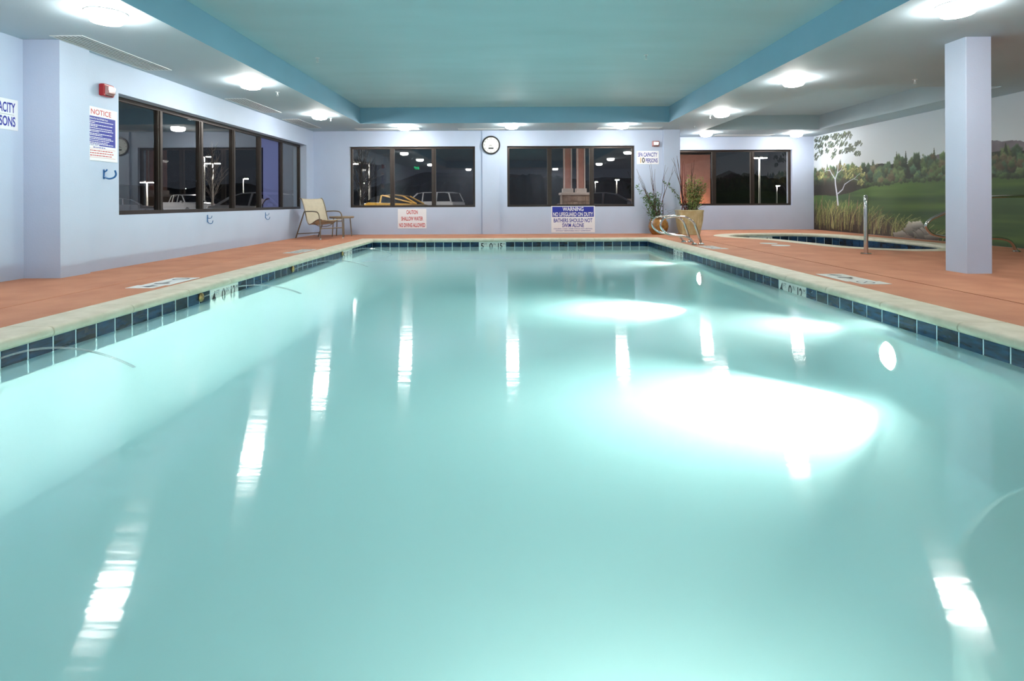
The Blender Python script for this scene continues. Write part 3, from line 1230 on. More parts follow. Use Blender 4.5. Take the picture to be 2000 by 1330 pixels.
# ------------------------------------------------------------------ air grilles
def grille(x, y, lx, ly, label):
    t = thing('air_grille', label, 'air vent', (x, y, ZS), 0, 'slotted ceiling grilles')
    f = .022
    fr = MB()
    fr.box((-lx / 2, -ly / 2, -.008), (lx / 2, -ly / 2 + f, 0))
    fr.box((-lx / 2, ly / 2 - f, -.008), (lx / 2, ly / 2, 0))
    fr.box((-lx / 2, -ly / 2 + f, -.008), (-lx / 2 + f, ly / 2 - f, 0))
    fr.box((lx / 2 - f, -ly / 2 + f, -.008), (lx / 2, ly / 2 - f, 0))
    fr.build('frame', 'metal_white', t)
    MB().box((-lx / 2 + f, -ly / 2 + f, -.001), (lx / 2 - f, ly / 2 - f, 0)).build('duct_opening', 'grille_dark', t)
    k = 6
    short = min(lx, ly) - 2 * f
    for i in range(k):
        c = -short / 2 + (i + .75) * short / (k + .5)
        if lx < ly:
            MB().box((c - .010, -ly / 2 + f, -.007), (c + .010, ly / 2 - f, -.002)).build('slat', 'metal_white', t)
        else:
            MB().box((-lx / 2 + f, c - .010, -.007), (lx / 2 - f, c + .010, -.002)).build('slat', 'metal_white', t)


grille(-4.86, 6.87, .36, 1.6, 'slotted ceiling grille above the red alarm and notice sign')
grille(-4.86, 10.55, .36, 1.55, 'slotted ceiling grille above the middle of the long side window')
grille(-4.86, 12.95, .36, 1.5, 'slotted ceiling grille in the corner above the lounge chair')
grille(-3.1, 13.98, 1.6, .36, 'slotted ceiling grille above the window with the caution sign')
grille(-.75, 14.05, 1.2, .3, 'slotted ceiling grille just above the wall clock')
grille(2.95, 13.98, 1.6, .36, 'slotted ceiling grille above the window with the warning sign')
grille(6.5, 15.6, 1.6, .36, 'slotted ceiling grille above the window beside the mural')


# ------------------------------------------------------------------ sprinklers
def sprinkler(px, py, z, label):
    d = (z - CAMZ) * FPX / -(py - 394 + .00436 * (px - 1000))
    p = pix(px, py, d)
    t = thing('sprinkler', label, 'sprinkler', (p.x, p.y, z), 0, 'ceiling sprinklers')
    MB().lathe([(.035, 0), (.034, -.004), (.012, -.007), (.011, -.035), (.006, -.04)], n=16).build('escutcheon', 'metal_white', t, True)
    MB().tube([(-.012, 0, -.035), (-.014, 0, -.05), (0, 0, -.062), (.014, 0, -.05), (.012, 0, -.035)], .003, 6).build('yoke', 'metal_white', t)
    MB().lathe([(.022, -.062), (.024, -.065), (.001, -.067)], n=14).build('deflector', 'metal_white', t)


sprinkler(620, 113, ZT, 'small white sprinkler in the recessed ceiling on the chair side')
sprinkler(1262, 107, ZT, 'small white sprinkler in the recessed ceiling on the pillar side')
sprinkler(542, 180, ZS, 'small white sprinkler beside the ceiling light over the long side window')
sprinkler(1787, 155, ZS, 'small white sprinkler on the soffit beside the square pillar')
sprinkler(646, 231, ZS, 'small white sprinkler beside the ceiling light near the chair corner')
sprinkler(1387, 226, ZS, 'small white sprinkler on the soffit near the grab rails')
sprinkler(1357, 246, ZS, 'small white sprinkler on the soffit above the planters')


# ------------------------------------------------------------------ wall signs
def sign(name, label, center, xdir, w, h, grp=None):
    """returns thing with a board; local frame: X along the sign, Z up, -Y out of the wall"""
    X = Vector(xdir).normalized()
    t = thing(name, label, 'sign', center, math.atan2(X.y, X.x), grp)
    MB().bbox((-w / 2, -.006, -h / 2), (w / 2, 0, h / 2), .0015).build('board', 'sign_white', t)
    return t


def stext(t, body, h, x, z, m, width=None, bold=.022, align='CENTER', y=-.0062):
    return text('lettering', body, h, (x, y, z), (1, 0, 0), (0, 0, 1), m, t, width, align, bold)


def panel(t, x0, x1, z0, z1, m, name='printed_panel', y=-.0064):
    return MB().box((x0, y - .0003, z0), (x1, -.0055, z1)).build(name, m, t)


# caution
p0, p1 = pix(777, 408, WFY), pix(833, 446, WFY)
t = sign('caution_sign', 'white sign with red CAUTION SHALLOW WATER NO DIVING ALLOWED lettering', ((p0.x + p1.x) / 2, WFY, (p0.z + p1.z) / 2), (1, 0, 0), p1.x - p0.x, p0.z - p1.z)
w_, h_ = p1.x - p0.x, p0.z - p1.z
stext(t, 'CAUTION', .105, 0, h_ * .33, 'red_print', .29)
stext(t, 'SHALLOW WATER', .105, 0, 0, 'red_print', .56)
stext(t, 'NO DIVING ALLOWED', .105, 0, -h_ * .33, 'red_print', .67)
# warning
p0, p1 = pix(1076.5, 402.5, WFY), pix(1162, 454, WFY)
w_, h_ = p1.x - p0.x, p0.z - p1.z
t = sign('warning_sign', 'blue and white WARNING NO LIFEGUARD ON DUTY sign under the window', ((p0.x + p1.x) / 2, WFY, (p0.z + p1.z) / 2), (1, 0, 0), w_, h_)
panel(t, -w_ * .475, w_ * .475, h_ * .09, h_ * .475, 'blue_print')
stext(t, 'WARNING', .105, 0, h_ * .385, 'sign_white', .54, y=-.0072)
stext(t, 'NO LIFEGUARD ON DUTY', .105, 0, h_ * .19, 'sign_white', 1.03, y=-.0072)
stext(t, 'BATHERS SHOULD NOT', .105, 0, -h_ * .04, 'blue_print', 1.0)
stext(t, 'SWIM ALONE', .105, 0, -h_ * .225, 'blue_print', .56)
stext(t, 'CHILDREN 14 AND UNDER SHOULD NOT USE POOL', .03, 0, -h_ * .355, 'blue_print', 1.0, .01)
stext(t, 'WITHOUT RESPONSIBLE ADULT SUPERVISION', .03, 0, -h_ * .43, 'blue_print', .9, .01)
# spa capacity
p0, p1 = pix(1243.5, 295, WFY), pix(1286.5, 320.5, WFY)
w_, h_ = p1.x - p0.x, p0.z - p1.z
t = sign('spa_capacity_sign', 'white SPA CAPACITY 10 PERSONS sign under the small wall strobe', ((p0.x + p1.x) / 2, WFY, (p0.z + p1.z) / 2), (1, 0, 0), w_, h_)
stext(t, 'SPA CAPACITY', .11, 0, h_ * .22, 'blue_print', w_ * .88)
stext(t, '1', .135, -w_ * .32, -h_ * .2, 'gold_print', .022)
stext(t, '0', .135, -w_ * .2, -h_ * .2, 'black_letter', .075)
stext(t, 'PERSONS', .11, w_ * .18, -h_ * .22, 'blue_print', w_ * .54)
# pool capacity sign on the left wall (partly out of the frame)
t = sign('pool_capacity_sign', 'white sign with blue CAPACITY PERSONS lettering left of the pilaster', (-5.46, 5.86, 1.805), (0, 1, 0), .58, .335)
stext(t, 'CAPACITY', .11, .255, .075, 'blue_print', .33, align='RIGHT')
stext(t, 'PERSONS', .11, .255, -.075, 'blue_print', .31, align='RIGHT')
MB().box((-.26, -.0065, -.003), (.24, -.006, 0)).build('rule_line', 'grey_letter', t)
# notice
t = sign('notice_sign', 'tall NOTICE pool rules sign with blue printed panel below the red alarm', (-5.12, 6.955, 1.69), (0, 1, 0), .53, .66)
stext(t, 'NOTICE', .065, -.02, .27, 'red_print', .34, .015)
panel(t, -.262, .225, -.145, .215, 'blue_print')
stext(t, 'Regulations For Use Of Public Pools', .026, -.08, .185, 'sign_white', .34, .01, y=-.0072)
rr = random.Random(4)
rows = [(.155, .44), (.135, .13), (.112, .43), (.094, .17), (.07, .42), (.045, .44), (.028, .2), (.002, .42), (-.016, .25), (-.042, .4), (-.06, .44), (-.083, .37), (-.106, .34), (-.123, .44), (-.137, .2)]
for z, ln in rows:
    mm = MB()
    x = -.255
    while x < -.255 + ln:
        wd = rr.uniform(.012, .04)
        mm.box((x, -.0072, z - .0045), (min(x + wd, -.255 + ln), -.0068, z + .0045))
        x += wd + .006
    mm.build('small_print', 'sign_white', t)
for z, ln, m in ((-.165, .2, 'blue_print'), (-.205, .43, 'red_print'), (-.235, .45, 'red_print'), (-.265, .42, 'red_print')):
    mm = MB()
    x = -.255 + (.1 if ln < .3 else 0)
    xe = x + ln
    while x < xe:
        wd = rr.uniform(.015, .045)
        mm.box((x, -.0068, z - .0055), (min(x + wd, xe), -.0062, z + .0055))
        x += wd + .008
    mm.build('small_print', m, t)
for z in (-.182, -.288):
    MB().box((-.255, -.0066, z - .0015), (.225, -.0061, z + .0015)).build('rule_line', 'red_print', t)


# ------------------------------------------------------------------ alarms
def alarm(loc, xdir, label, s, red):
    X = Vector(xdir)
    t = thing('fire_alarm', label, 'alarm', loc, math.atan2(X.y, X.x), 'wall alarms')
    MB().bbox((-.075 * s, -.055 * s, -.06 * s), (.075 * s, 0, .06 * s), .008 * s).build('housing', red, t)
    q = MB()
    q.loft([[(x, y, z) for x, z in ((-.06 * s, -.045 * s), (.06 * s, -.045 * s), (.06 * s, .045 * s), (-.06 * s, .045 * s))] for y in (-.054 * s,)] +
           [[(x, -.085 * s, z) for x, z in ((-.045 * s, -.03 * s), (.045 * s, -.03 * s), (.045 * s, .03 * s), (-.045 * s, .03 * s))]])
    q.build('strobe_lens', 'alarm_lens', t)
    MB().box((-.05 * s, -.0562 * s, -.057 * s), (.05 * s, -.0545 * s, -.047 * s)).build('sounder_slot', 'grille_dark', t)


alarm((-5.12, 6.99, 2.25), (0, 1, 0), 'red fire alarm strobe above the notice sign', 1.25, 'alarm_red')
mat('alarm_pink', lin(178, 128, 128), .4)
p = pix(1280, 281, WFY)
alarm((p.x, WFY, p.z), (1, 0, 0), 'small faded wall strobe above the spa capacity sign', 1.2, 'alarm_pink')

# ------------------------------------------------------------------ clock
p = pix(959, 283.5, WFY - .05)
t = thing('wall_clock', 'round white wall clock with black rim on the narrow pilaster', 'clock', (p.x, WFY - .05, p.z))
MB().lathe([(.238, 0), (.24, -.03), (.232, -.045), (.218, -.045), (.214, -.03), (.2, -.028)], axis='Y', n=48, caps=False).build('rim', 'clock_black', t, True)
MB().lathe([(.215, -.002), (.215, -.028), (.001, -.0281)], axis='Y', n=48, caps=False).build('dial', 'clock_face', t)
for k in range(12):
    a = R(90 - 30 * (k + 1))
    if k == 10:
        for dx in (-.009, .009):
            text('numeral', '1', .042, (.175 * math.cos(a) + dx, -.0285, .175 * math.sin(a)), (1, 0, 0), (0, 0, 1), 'grey_letter', t)
        continue
    text('numeral', str(k + 1), .042, (.175 * math.cos(a), -.0285, .175 * math.sin(a)), (1, 0, 0), (0, 0, 1), 'grey_letter', t)
MB().add([(-.065, -.03, -.10), (.065, -.03, -.10), (.065, -.03, -.065), (-.065, -.03, -.065)], [(0, 1, 2, 3)]).build('name_plate', 'clock_black', t)
MB().tube([(0, -.032, 0), (-.05, -.032, -.02)], .006, 6).build('hour_hand', 'clock_black', t)
MB().tube([(0, -.034, 0), (.03, -.034, -.035)], .004, 6).build('minute_hand', 'clock_black', t)
MB().tube([(0, -.035, 0), (.15, -.035, .012)], .0015, 5).build('second_hand', 'grey_letter', t)


# ------------------------------------------------------------------ towel hooks on the left wall
def hook(y, z, label, big):
    t = thing('towel_hook', label, 'hook', (-5.12, y, z), 0, 'blue wall hooks')
    s = 1.0
    MB().bbox((0, -.012, -.06), (.008, .012, .06), .002).build('back_plate', 'hook_blue', t)
    if big:
        MB().tube(catmull([(.006, 0, -.03), (.05, .02, -.055), (.10, .04, -.04), (.12, .05, 0), (.11, .045, .05)], 5, False), .011, 8).build('hook_arm', 'hook_blue', t, True)
        MB().tube(catmull([(.006, 0, .03), (.03, 0, .04), (.045, 0, .06)], 5, False), .009, 8).build('hook_arm', 'hook_blue', t, True)
    else:
        MB().tube(catmull([(.006, 0, .01), (.03, .01, 0), (.06, .015, .01), (.07, .015, .045)], 5, False), .005, 8).build('hook_arm', 'hook_blue', t, True)
        MB().tube(catmull([(.006, 0, -.05), (.03, .01, -.085), (.07, .02, -.08), (.085, .02, -.035)], 5, False), .006, 8).build('hook_arm', 'hook_blue', t, True)


hook(6.98, 1.2, 'blue double hook on the wall under the notice sign', True)
hook(9.35, .575, 'small blue hook under the long side window nearer the notice sign', False)
hook(11.55, .575, 'small blue hook under the long side window nearer the chair', False)

# ------------------------------------------------------------------ lounge chair
ch = thing('lounge_chair', 'tan sling lounge chair with brown tube frame in the corner', 'chair', (-4.105, 12.68, 0), math.atan2(-.61, .79))
HW = .295
side = [(.01, .445), (-.08, .452), (-.2, .425), (-.34, .365), (-.45, .335), (-.52, .36), (-.57, .44), (-.63, .60), (-.70, .78), (-.77, .90), (-.83, .935), (-.86, .92)]
sl = catmull([(x, 0, z) for x, z in side], 4, False)
q = MB()
rows = []
for i_, p in enumerate(sl):
    rows.append([(p.x, -HW + .03, p.z), (p.x, -.15, p.z - .012), (p.x, 0, p.z - .016), (p.x, .15, p.z - .012), (p.x, HW - .03, p.z), (p.x, HW - .03, p.z - .006), (p.x, 0, p.z - .022), (p.x, -HW + .03, p.z - .006)])
q.loft(rows)
q.build('sling', 'sling', ch, True)
for s in (-1, 1):
    y = s * (HW - .02)
    MB().tube([(p.x, y, p.z) for p in sl], .013, 8).build('sling_rail', 'chair_frame', ch, True)
    y = s * HW
    MB().tube(rbow([(0, y, .012), (-.02, y, .42), (-.07, y, .615), (-.30, y, .635), (-.64, y, .625)], .16, 6), .0135, 8).build('arm', 'chair_frame', ch, True)
    MB().lathe([(.014, 0), (.018, .004), (.016, .03)], c=(0, y, 0), n=12).build('foot_cap', 'metal_white', ch)
    MB().tube([(-1.0, y, 0), (-.64, y, .625)], .0135, 8).build('rear_leg', 'chair_frame', ch, True)
MB().tube([(-.012, -HW, .25), (-.012, HW, .25)], .011, 8).build('stretcher', 'chair_frame', ch)
MB().tube([(-.018, -HW, .40), (-.018, HW, .40)], .011, 8).build('stretcher', 'chair_frame', ch)
MB().tube([(-.94, -HW, .105), (-.94, HW, .105)], .011, 8).build('stretcher', 'chair_frame', ch)
MB().tube(catmull([(-.3, -HW + .02, .37), (-.3, -.15, .30), (-.3, 0, .28), (-.3, .15, .30), (-.3, HW - .02, .37)], 5, False), .009, 8).build('seat_brace', 'chair_frame', ch, True)

tb = thing('side_table', 'small round brown side table behind the lounge chair', 'table', (-4.2, 13.72, 0))
MB().lathe([(.001, .445), (.27, .445), (.29, .45), (.297, .465), (.297, .485), (.29, .495), (.001, .5)], n=36, caps=False).build('table_top', 'table_top', tb, True)
for a in (20, 140, 215, 300):
    c_, s_ = math.cos(R(a)), math.sin(R(a))
    MB().tube([(.2 * c_, .2 * s_, .45), (.235 * c_, .235 * s_, 0)], .013, 8).build('leg', 'chair_frame', tb)

# ------------------------------------------------------------------ planters
rr = random.Random(11)


def foliage(mb, pts, nleaf, spread, size):
    for k in range(nleaf):
        p = rr.choice(pts) + Vector((rr.gauss(0, spread), rr.gauss(0, spread), rr.gauss(0, spread * 1.1)))
        a = Vector((rr.gauss(0, 1), rr.gauss(0, 1), rr.gauss(.5, .8))).normalized()
        b = a.orthogonal().normalized()
        b = (b * math.cos(rr.random() * 6.28) + a.cross(b) * math.sin(rr.random() * 6.28))
        s = size * rr.uniform(.6, 1.2)
        mb.add([p, p + a * s * .5 + b * s * .26, p + a * s, p + a * s * .5 - b * s * .26], [(0, 1, 2), (0, 2, 3)])


def stick(t, base, tip, r, m, wob=.03, forks=0):
    base, tip = Vector(base), Vector(tip)
    n_ = 7
    pts = []
    for k in range(n_):
        f = k / (n_ - 1)
        pts.append(base.lerp(tip, f) + Vector((rr.gauss(0, wob), rr.gauss(0, wob), 0)) * (math.sin(f * 3.0)) * .7)
    mb = MB()
    mb.tube(pts, [r * (1 - .75 * k / (n_ - 1)) for k in range(n_)], 6)
    for k in range(forks):
        i_ = rr.randint(2, 5)
        d = (pts[-1] - pts[i_]) * rr.uniform(.5, .9) + Vector((rr.gauss(0, .06), rr.gauss(0, .05), 0))
        mb.tube([pts[i_], pts[i_] + d * .5 + Vector((rr.gauss(0, .015), 0, 0)), pts[i_] + d], [r * .5, r * .35, r * .15], 5)
    mb.build('stem', m, t)
    return pts


PY = 13.95
b1 = pix(1286, 457, PY)
pt1 = thing('potted_plant', 'round glossy brown pot with tall bare sticks and dark leaves behind the grab rails', 'plant', (b1.x, PY, 0))
MB().lathe([(.15, 0), (.16, .005), (.225, .1), (.25, .2), (.235, .3), (.19, .37), (.185, .385), (.2, .4), (.19, .405), (.17, .39), (.17, .36)], n=36).build('pot', 'pot_brown', pt1, True)
MB().lathe([(.172, .36), (.001, .368)], n=20, caps=False).build('soil', 'soil', pt1)


def loc(px, py, d, t):
    return pix(px, py, d) - t.location


tips = [(1243, 330), (1246, 345), (1252, 362), (1268, 322), (1271, 318), (1279, 330), (1299, 322), (1298, 345), (1315, 325), (1262, 372)]
for k, (px, py) in enumerate(tips):
    d = PY + rr.uniform(-.12, .15)
    stick(pt1, (rr.uniform(-.09, .09) + (px - 1283) * .001, rr.uniform(-.08, .08), .36), loc(px, py, d, pt1), rr.uniform(.009, .014), 'twig', .02, 1)
for px, py in ((1252, 402), (1322, 405)):
    stick(pt1, (0, 0, .38), loc(px, py, PY - .1, pt1), .005, 'twig', .05, 1)
fm = MB()
cl = []
for k in range(60):
    f = rr.random()
    cl.append(Vector((-.02 + rr.uniform(-.14, .12) - f * .14, rr.uniform(-.12, .12), .42 + f * .55)))
foliage(fm, cl, 950, .045, .055)
cl2 = [loc(1246 + k * 4, 366 + k * 9, PY, pt1) for k in range(5)]
foliage(fm, cl2, 60, .03, .05)
o = fm.build('foliage', 'leaf_dark', pt1)
o['kind'] = 'stuff'

PY2 = 13.86
b2 = pix(1346, 456, PY2)
pt2 = thing('potted_plant', 'tapered cream ceramic planter with red sticks and a leafy green bush', 'plant', (b2.x, PY2, 0))


def sq(hw, z, flute=0.0, n_=128):
    ring = []
    for k in range(n_):
        a = 2 * math.pi * k / n_
        c_, s_ = math.cos(a), math.sin(a)
        e_ = 5.0
        r_ = hw / ((abs(c_) ** e_ + abs(s_) ** e_) ** (1 / e_))
        r_ *= 1 - flute * (.5 + .5 * math.cos(k * math.pi / 2))
        ring.append((r_ * c_, r_ * s_, z))
    return ring


q = MB()
fl = .045
q.loft([sq(.215, 0), sq(.225, .006), sq(.232, .03), sq(.236, .06, fl), sq(.262, .2, fl), sq(.287, .34, fl), sq(.296, .46, fl), sq(.297, .53), sq(.3, .555), sq(.308, .575), sq(.31, .6), sq(.3, .612), sq(.27, .61), sq(.265, .57)])
q.build('pot', 'pot_cream', pt2, True)
MB().loft([sq(.266, .575), sq(.05, .58)], True, True).build('soil', 'soil', pt2)
for k, (px, py) in enumerate([(1315, 308), (1316, 322), (1322, 304), (1334, 315), (1337, 320), (1340, 335), (1352, 318), (1356, 312), (1358, 340)]):
    stick(pt2, (rr.uniform(-.16, -.02) if px < 1345 else rr.uniform(-.05, .08), rr.uniform(-.1, .1), .57), loc(px, py, PY2 + rr.uniform(-.1, .1), pt2), rr.uniform(.01, .016), 'twig_red' if 1330 < px < 1345 else 'twig', .02, 1)
for px, py in ((1385, 390), (1378, 402)):
    stick(pt2, (.1, 0, .58), loc(px, py, PY2 - .15, pt2), .005, 'twig', .03, 1)
fm = MB()
cl = []
for k in range(26):
    a = rr.random() * 6.28
    r0 = math.sqrt(rr.random())
    top_ = Vector((.15 + .29 * r0 * math.cos(a), .2 * r0 * math.sin(a), 1.1 + rr.uniform(-.05, .33)))
    bs = Vector((.08 + .1 * r0 * math.cos(a), .1 * r0 * math.sin(a), .58))
    for j in range(10):
        cl.append(bs.lerp(top_, .12 + .88 * j / 9))
    MB().tube([bs, bs.lerp(top_, .5), top_], [.005, .004, .002], 5).build('stem', 'twig', pt2)
foliage(fm, cl, 2300, .03, .05)
o = fm.build('foliage', 'leaf_olive', pt2)
o['kind'] = 'stuff'
fm = MB()
arc = catmull([loc(1330, 398, PY2 - .1, pt2), loc(1322, 380, PY2 - .1, pt2), loc(1311, 368, PY2 - .1, pt2), loc(1296, 356, PY2 - .1, pt2)], 6, False)
MB().tube([Vector((-.1, -.05, .58))] + arc, [.007] + [.005] * (len(arc) - 1) + [.002], 5).build('stem', 'twig', pt2)
foliage(fm, arc, 90, .018, .06)
o = fm.build('foliage', 'leaf_dark', pt2)
o['kind'] = 'stuff'


# ------------------------------------------------------------------ rails
def flange(t, x, y):
    MB().lathe([(.055, 0), (.056, .006), (.045, .018), (.03, .03), (.0245, .032)], c=(x, y, 0), n=24).build('base_flange', 'chrome', t, True)


for k, (y, lb) in enumerate(((10.6, 'curved chrome grab rail at the pool edge beside the white deck marker'), (11.25, 'curved chrome grab rail at the pool edge closer to the planters'))):
    t = thing('grab_rail', lb, 'grab rail', (3.47, y, .004), 0, 'chrome grab rails')
    path = rbow([(0, 0, 0), (-.10, 0, .14), (-.32, 0, .17), (-.50, 0, .19), (-.66, 0, .33), (-.60, 0, .50), (-.42, 0, .53), (-.16, 0, .535), (.0, 0, .42), (.135, 0, 0)], .1, 5)
    MB().tube(path, .0215, 14).build('rail_tube', 'chrome', t, True)
    flange(t, 0, 0)
    flange(t, .135, 0)

dv = Vector((5.48, 8.62, 0)).normalized()
t = thing('spa_handrail', 'upright chrome spa handrail seen end-on before the painted reeds', 'handrail', (5.48, 8.62, 0), math.atan2(dv.y, dv.x))
path = rbow([(0, 0, 0), (.0, 0, .62), (.02, 0, .86), (.16, 0, .90), (.40, 0, .80), (.85, 0, .42), (.95, 0, .02), (.97, 0, -.45)], .13, 6)
MB().tube(path, .03, 14).build('rail_tube', 'chrome', t, True)
MB().bbox((-.07, -.075, 0), (.07, .075, .014), .004).build('base_plate', 'chrome', t)
MB().tube([(.0, 0, .3), (.2, 0, .32), (.42, 0, .32), (.6, 0, .6)], .022, 10).build('brace', 'chrome', t, True)

t = thing('spa_handrail', 'long looping chrome spa handrail passing behind the square pillar', 'handrail', (8.03, 8.86, 0), 0)


def rl(px, py):
    p = pix(px, py, 8.86)
    return (p.x - 8.03, 0, p.z)


path = rbow([(0, 0, 0), rl(1976, 471), rl(1955, 465), rl(1900, 464.5), rl(1845, 463), rl(1817, 457), rl(1806, 441), rl(1817, 428), rl(1845, 416), rl(1905, 388), rl(1938, 384), rl(1990, 383), (.36, 0, .88), (.44, 0, .7), (.44, 0, 0)], .1, 6)
MB().tube(path, .024, 14).build('rail_tube', 'chrome', t, True)
flange(t, 0, 0)
flange(t, .44, 0)


# ------------------------------------------------------------------ deck markers (flush tiles set in the deck)
def deck_marker(x0, x1, y0, y1, label, rz_far, a, detail=True):
    w, l = x1 - x0, y1 - y0
    # readers stand on the deck looking towards the pool; rz_far = +-1 side of the pool
    t = thing('deck_marker', label, 'marker', ((x0 + x1) / 2, (y0 + y1) / 2, 0.0005), 0)
    k = 4
    for i_ in range(k):
        ya = -l / 2 + i_ * l / k
        xo = .035 * (1 if i_ in (0,) else -.01) * rz_far
        MB().bbox((-w / 2 + xo, ya + .002, 0), (w / 2 + xo, ya + l / k - .002, .004), .0015).build('tile', 'marker_tile', t)
    xd, up = ((0, 1, 0), (-1, 0, 0)) if rz_far < 0 else ((0, -1, 0), (1, 0, 0))
    sgn = 1 if rz_far < 0 else -1
    if detail:
        z = .0046
        for off, tx, h_, wd in ((-.38, a, .16, .085), (-.27, 'FT', .06, .05), (-.1, '0', .16, .085), (0.02, 'IN', .06, .05)):
            text('lettering', tx, h_, (0, sgn * off * l, z), xd, up, 'black_letter', t, width=wd, bold=.02)
        # no-diving symbol: ring with a slash
        q_ = MB()
        cyy = sgn * .34 * l
        R0, R1 = .085, .066
        n_ = 28
        vs, fs = [], []
        for j in range(n_):
            an = 2 * math.pi * j / n_
            vs += [(R0 * math.cos(an), cyy + R0 * math.sin(an), z), (R1 * math.cos(an), cyy + R1 * math.sin(an), z)]
        for j in range(n_):
            b_ = (j + 1) % n_
            fs.append((2 * j, 2 * b_, 2 * b_ + 1, 2 * j + 1))
        q_.add(vs, fs)
        q_.add([(-.055, cyy - .045, z), (-.045, cyy - .055, z), (.055, cyy + .045, z), (.045, cyy + .055, z)], [(0, 1, 2, 3)])
        q_.build('no_diving_symbol', 'grey_letter', t)


deck_marker(-3.76, -3.48, 5.45, 6.2, 'white tile strip in the deck beside the 4 FT marker, chair side', -1, '4')
deck_marker(-3.74, -3.48, 9.15, 9.9, 'white tile marker strip set in the deck nearer the lounge chair', -1, '5')
deck_marker(3.42, 3.72, 5.5, 6.28, 'white tile strip in the deck beside the 4 FT marker, pillar side', 1, '4')
deck_marker(3.42, 3.7, 9.6, 10.3, 'white tile marker strip set in the deck beside the grab rails', 1, '5')
for k, (px, py, lb) in enumerate(((1501, 475.5, 'small white tile flush in the deck before the spa, farther from the pillar'), (1525, 479.5, 'small white tile flush in the deck before the spa, nearer the pillar'))):
    p = pix(px, py, CAMZ * FPX / (py - 394 + .00436 * (px - 1000)))
    t = tag(MB().lathe([(.16, .0005), (.158, .005), (.001, .0055)], c=(0, 0, 0), n=28).build('deck_disc', 'marker_tile'), ['flat white disc in the deck before the spa, the one nearer the planters', 'flat white disc in the deck before the spa, the one nearer the pillar'][k], 'marker', 'white discs by the spa')
    t.location = (p.x, p.y, 0)

# ------------------------------------------------------------------ exit sign (seen mirrored in the windows)
t = thing('exit_sign', 'green lit EXIT sign hanging from the soffit', 'exit sign', (-4.75, 1.2, ZS))
MB().bbox((-.16, -.02, -.24), (.16, .02, -.04), .004).build('housing', 'metal_white', t)
MB().box((-.02, -.01, -.04), (.02, .01, 0)).build('canopy_mount', 'metal_white', t)
MB().box((-.145, .0205, -.225), (.145, .022, -.055)).build('face', 'grille_dark', t)
text('lettering', 'EXIT', .13, (0, .0222, -.14), (-1, 0, 0), (0, 0, 1), 'exit_glow', t, width=.25, bold=.02)

# ------------------------------------------------------------------ outside: ground, hills
GZ = -.22
gm = MB()
gm.box((-260, -60, GZ - .5), (-5.9, 420, GZ))
gm.box((-5.9, 16.5, GZ - .5), (260, 420, GZ))
struct(gm.build('ground', 'asphalt'))


def ridge_obj(name, ox, oy, ang, length, depth, hfun, m, n_=160):
    q = MB()
    rings = []
    for k in range(n_ + 1):
        s = -length / 2 + length * k / n_
        h_ = hfun(s)
        rings.append([(s, -depth, -.5), (s, -depth * .55, h_ * .42), (s, -depth * .2, h_ * .85), (s, 0, h_), (s, depth * .4, h_ * .6), (s, depth, -.5)])
    q.loft(rings)
    o = q.build(name, m, None, True)
    o.location = (ox, oy, GZ)
    o.rotation_euler = (0, 0, ang)
    return struct(o)


def hnoise(s, seed, base, amp, fr):
    return max(.3, base + amp * (math.sin(s * fr + seed) * .5 + math.sin(s * fr * 2.3 + seed * 2.1) * .3 + math.sin(s * fr * 5.1 + seed * .7) * .15 + math.sin(s * fr * 11 + seed) * .06))


ridge_obj('hill', 0, 330, 0, 900, 60, lambda s: hnoise(s, 1.7, 13, 8, .022), 'hill', 220)
ridge_obj('hill', -330, 120, R(90), 700, 60, lambda s: hnoise(s, .4, 11, 6, .02), 'hill', 160)
ridge_obj('hill', 70, 170, 0, 220, 16, lambda s: hnoise(s, .9, 7.0, 2.2, .09) + .5 * abs(math.sin(s * 1.1)) + .4 * abs(math.sin(s * 2.7)), 'hill_trees', 320)
ridge_obj('hill', 96, 420, 0, 160, 60, lambda s: max(.5, 24 - abs(s - 68) * .42) if abs(s - 68) < 60 else .5, 'hill', 80)


# ------------------------------------------------------------------ outside: lamp posts
def lamp_post(px, py, d, label, heads=2, arm=1.0, flip=1, glow='street_glow'):
    p = pix(px, py, d)
    t = thing('lamp_post', label, 'lamp post', (p.x, p.y, GZ), 0, 'parking lot lamp posts')
    H = p.z - GZ
    MB().lathe([(.28, 0), (.28, .5), (.12, .52), (.07, H), (.001, H + .02)], n=12).build('pole', 'pole_metal', t)
    for s in ([-1, 1] if heads == 2 else [flip]):
        MB().tube([(0, 0, H - .05), (s * arm * .6, 0, H + .05), (s * arm, 0, H + .05)], .05, 6).build('bracket', 'pole_metal', t)
        hd = MB()
        hd.bbox((s * arm - .3, -.22, H - .02), (s * arm + .3, .22, H + .14), .03)
        hh = hd.build('lamp_head', 'pole_metal', t)
        MB().box((s * arm - .24, -.17, H - .05), (s * arm + .24, .17, H - .02)).build('lens', glow, hh)


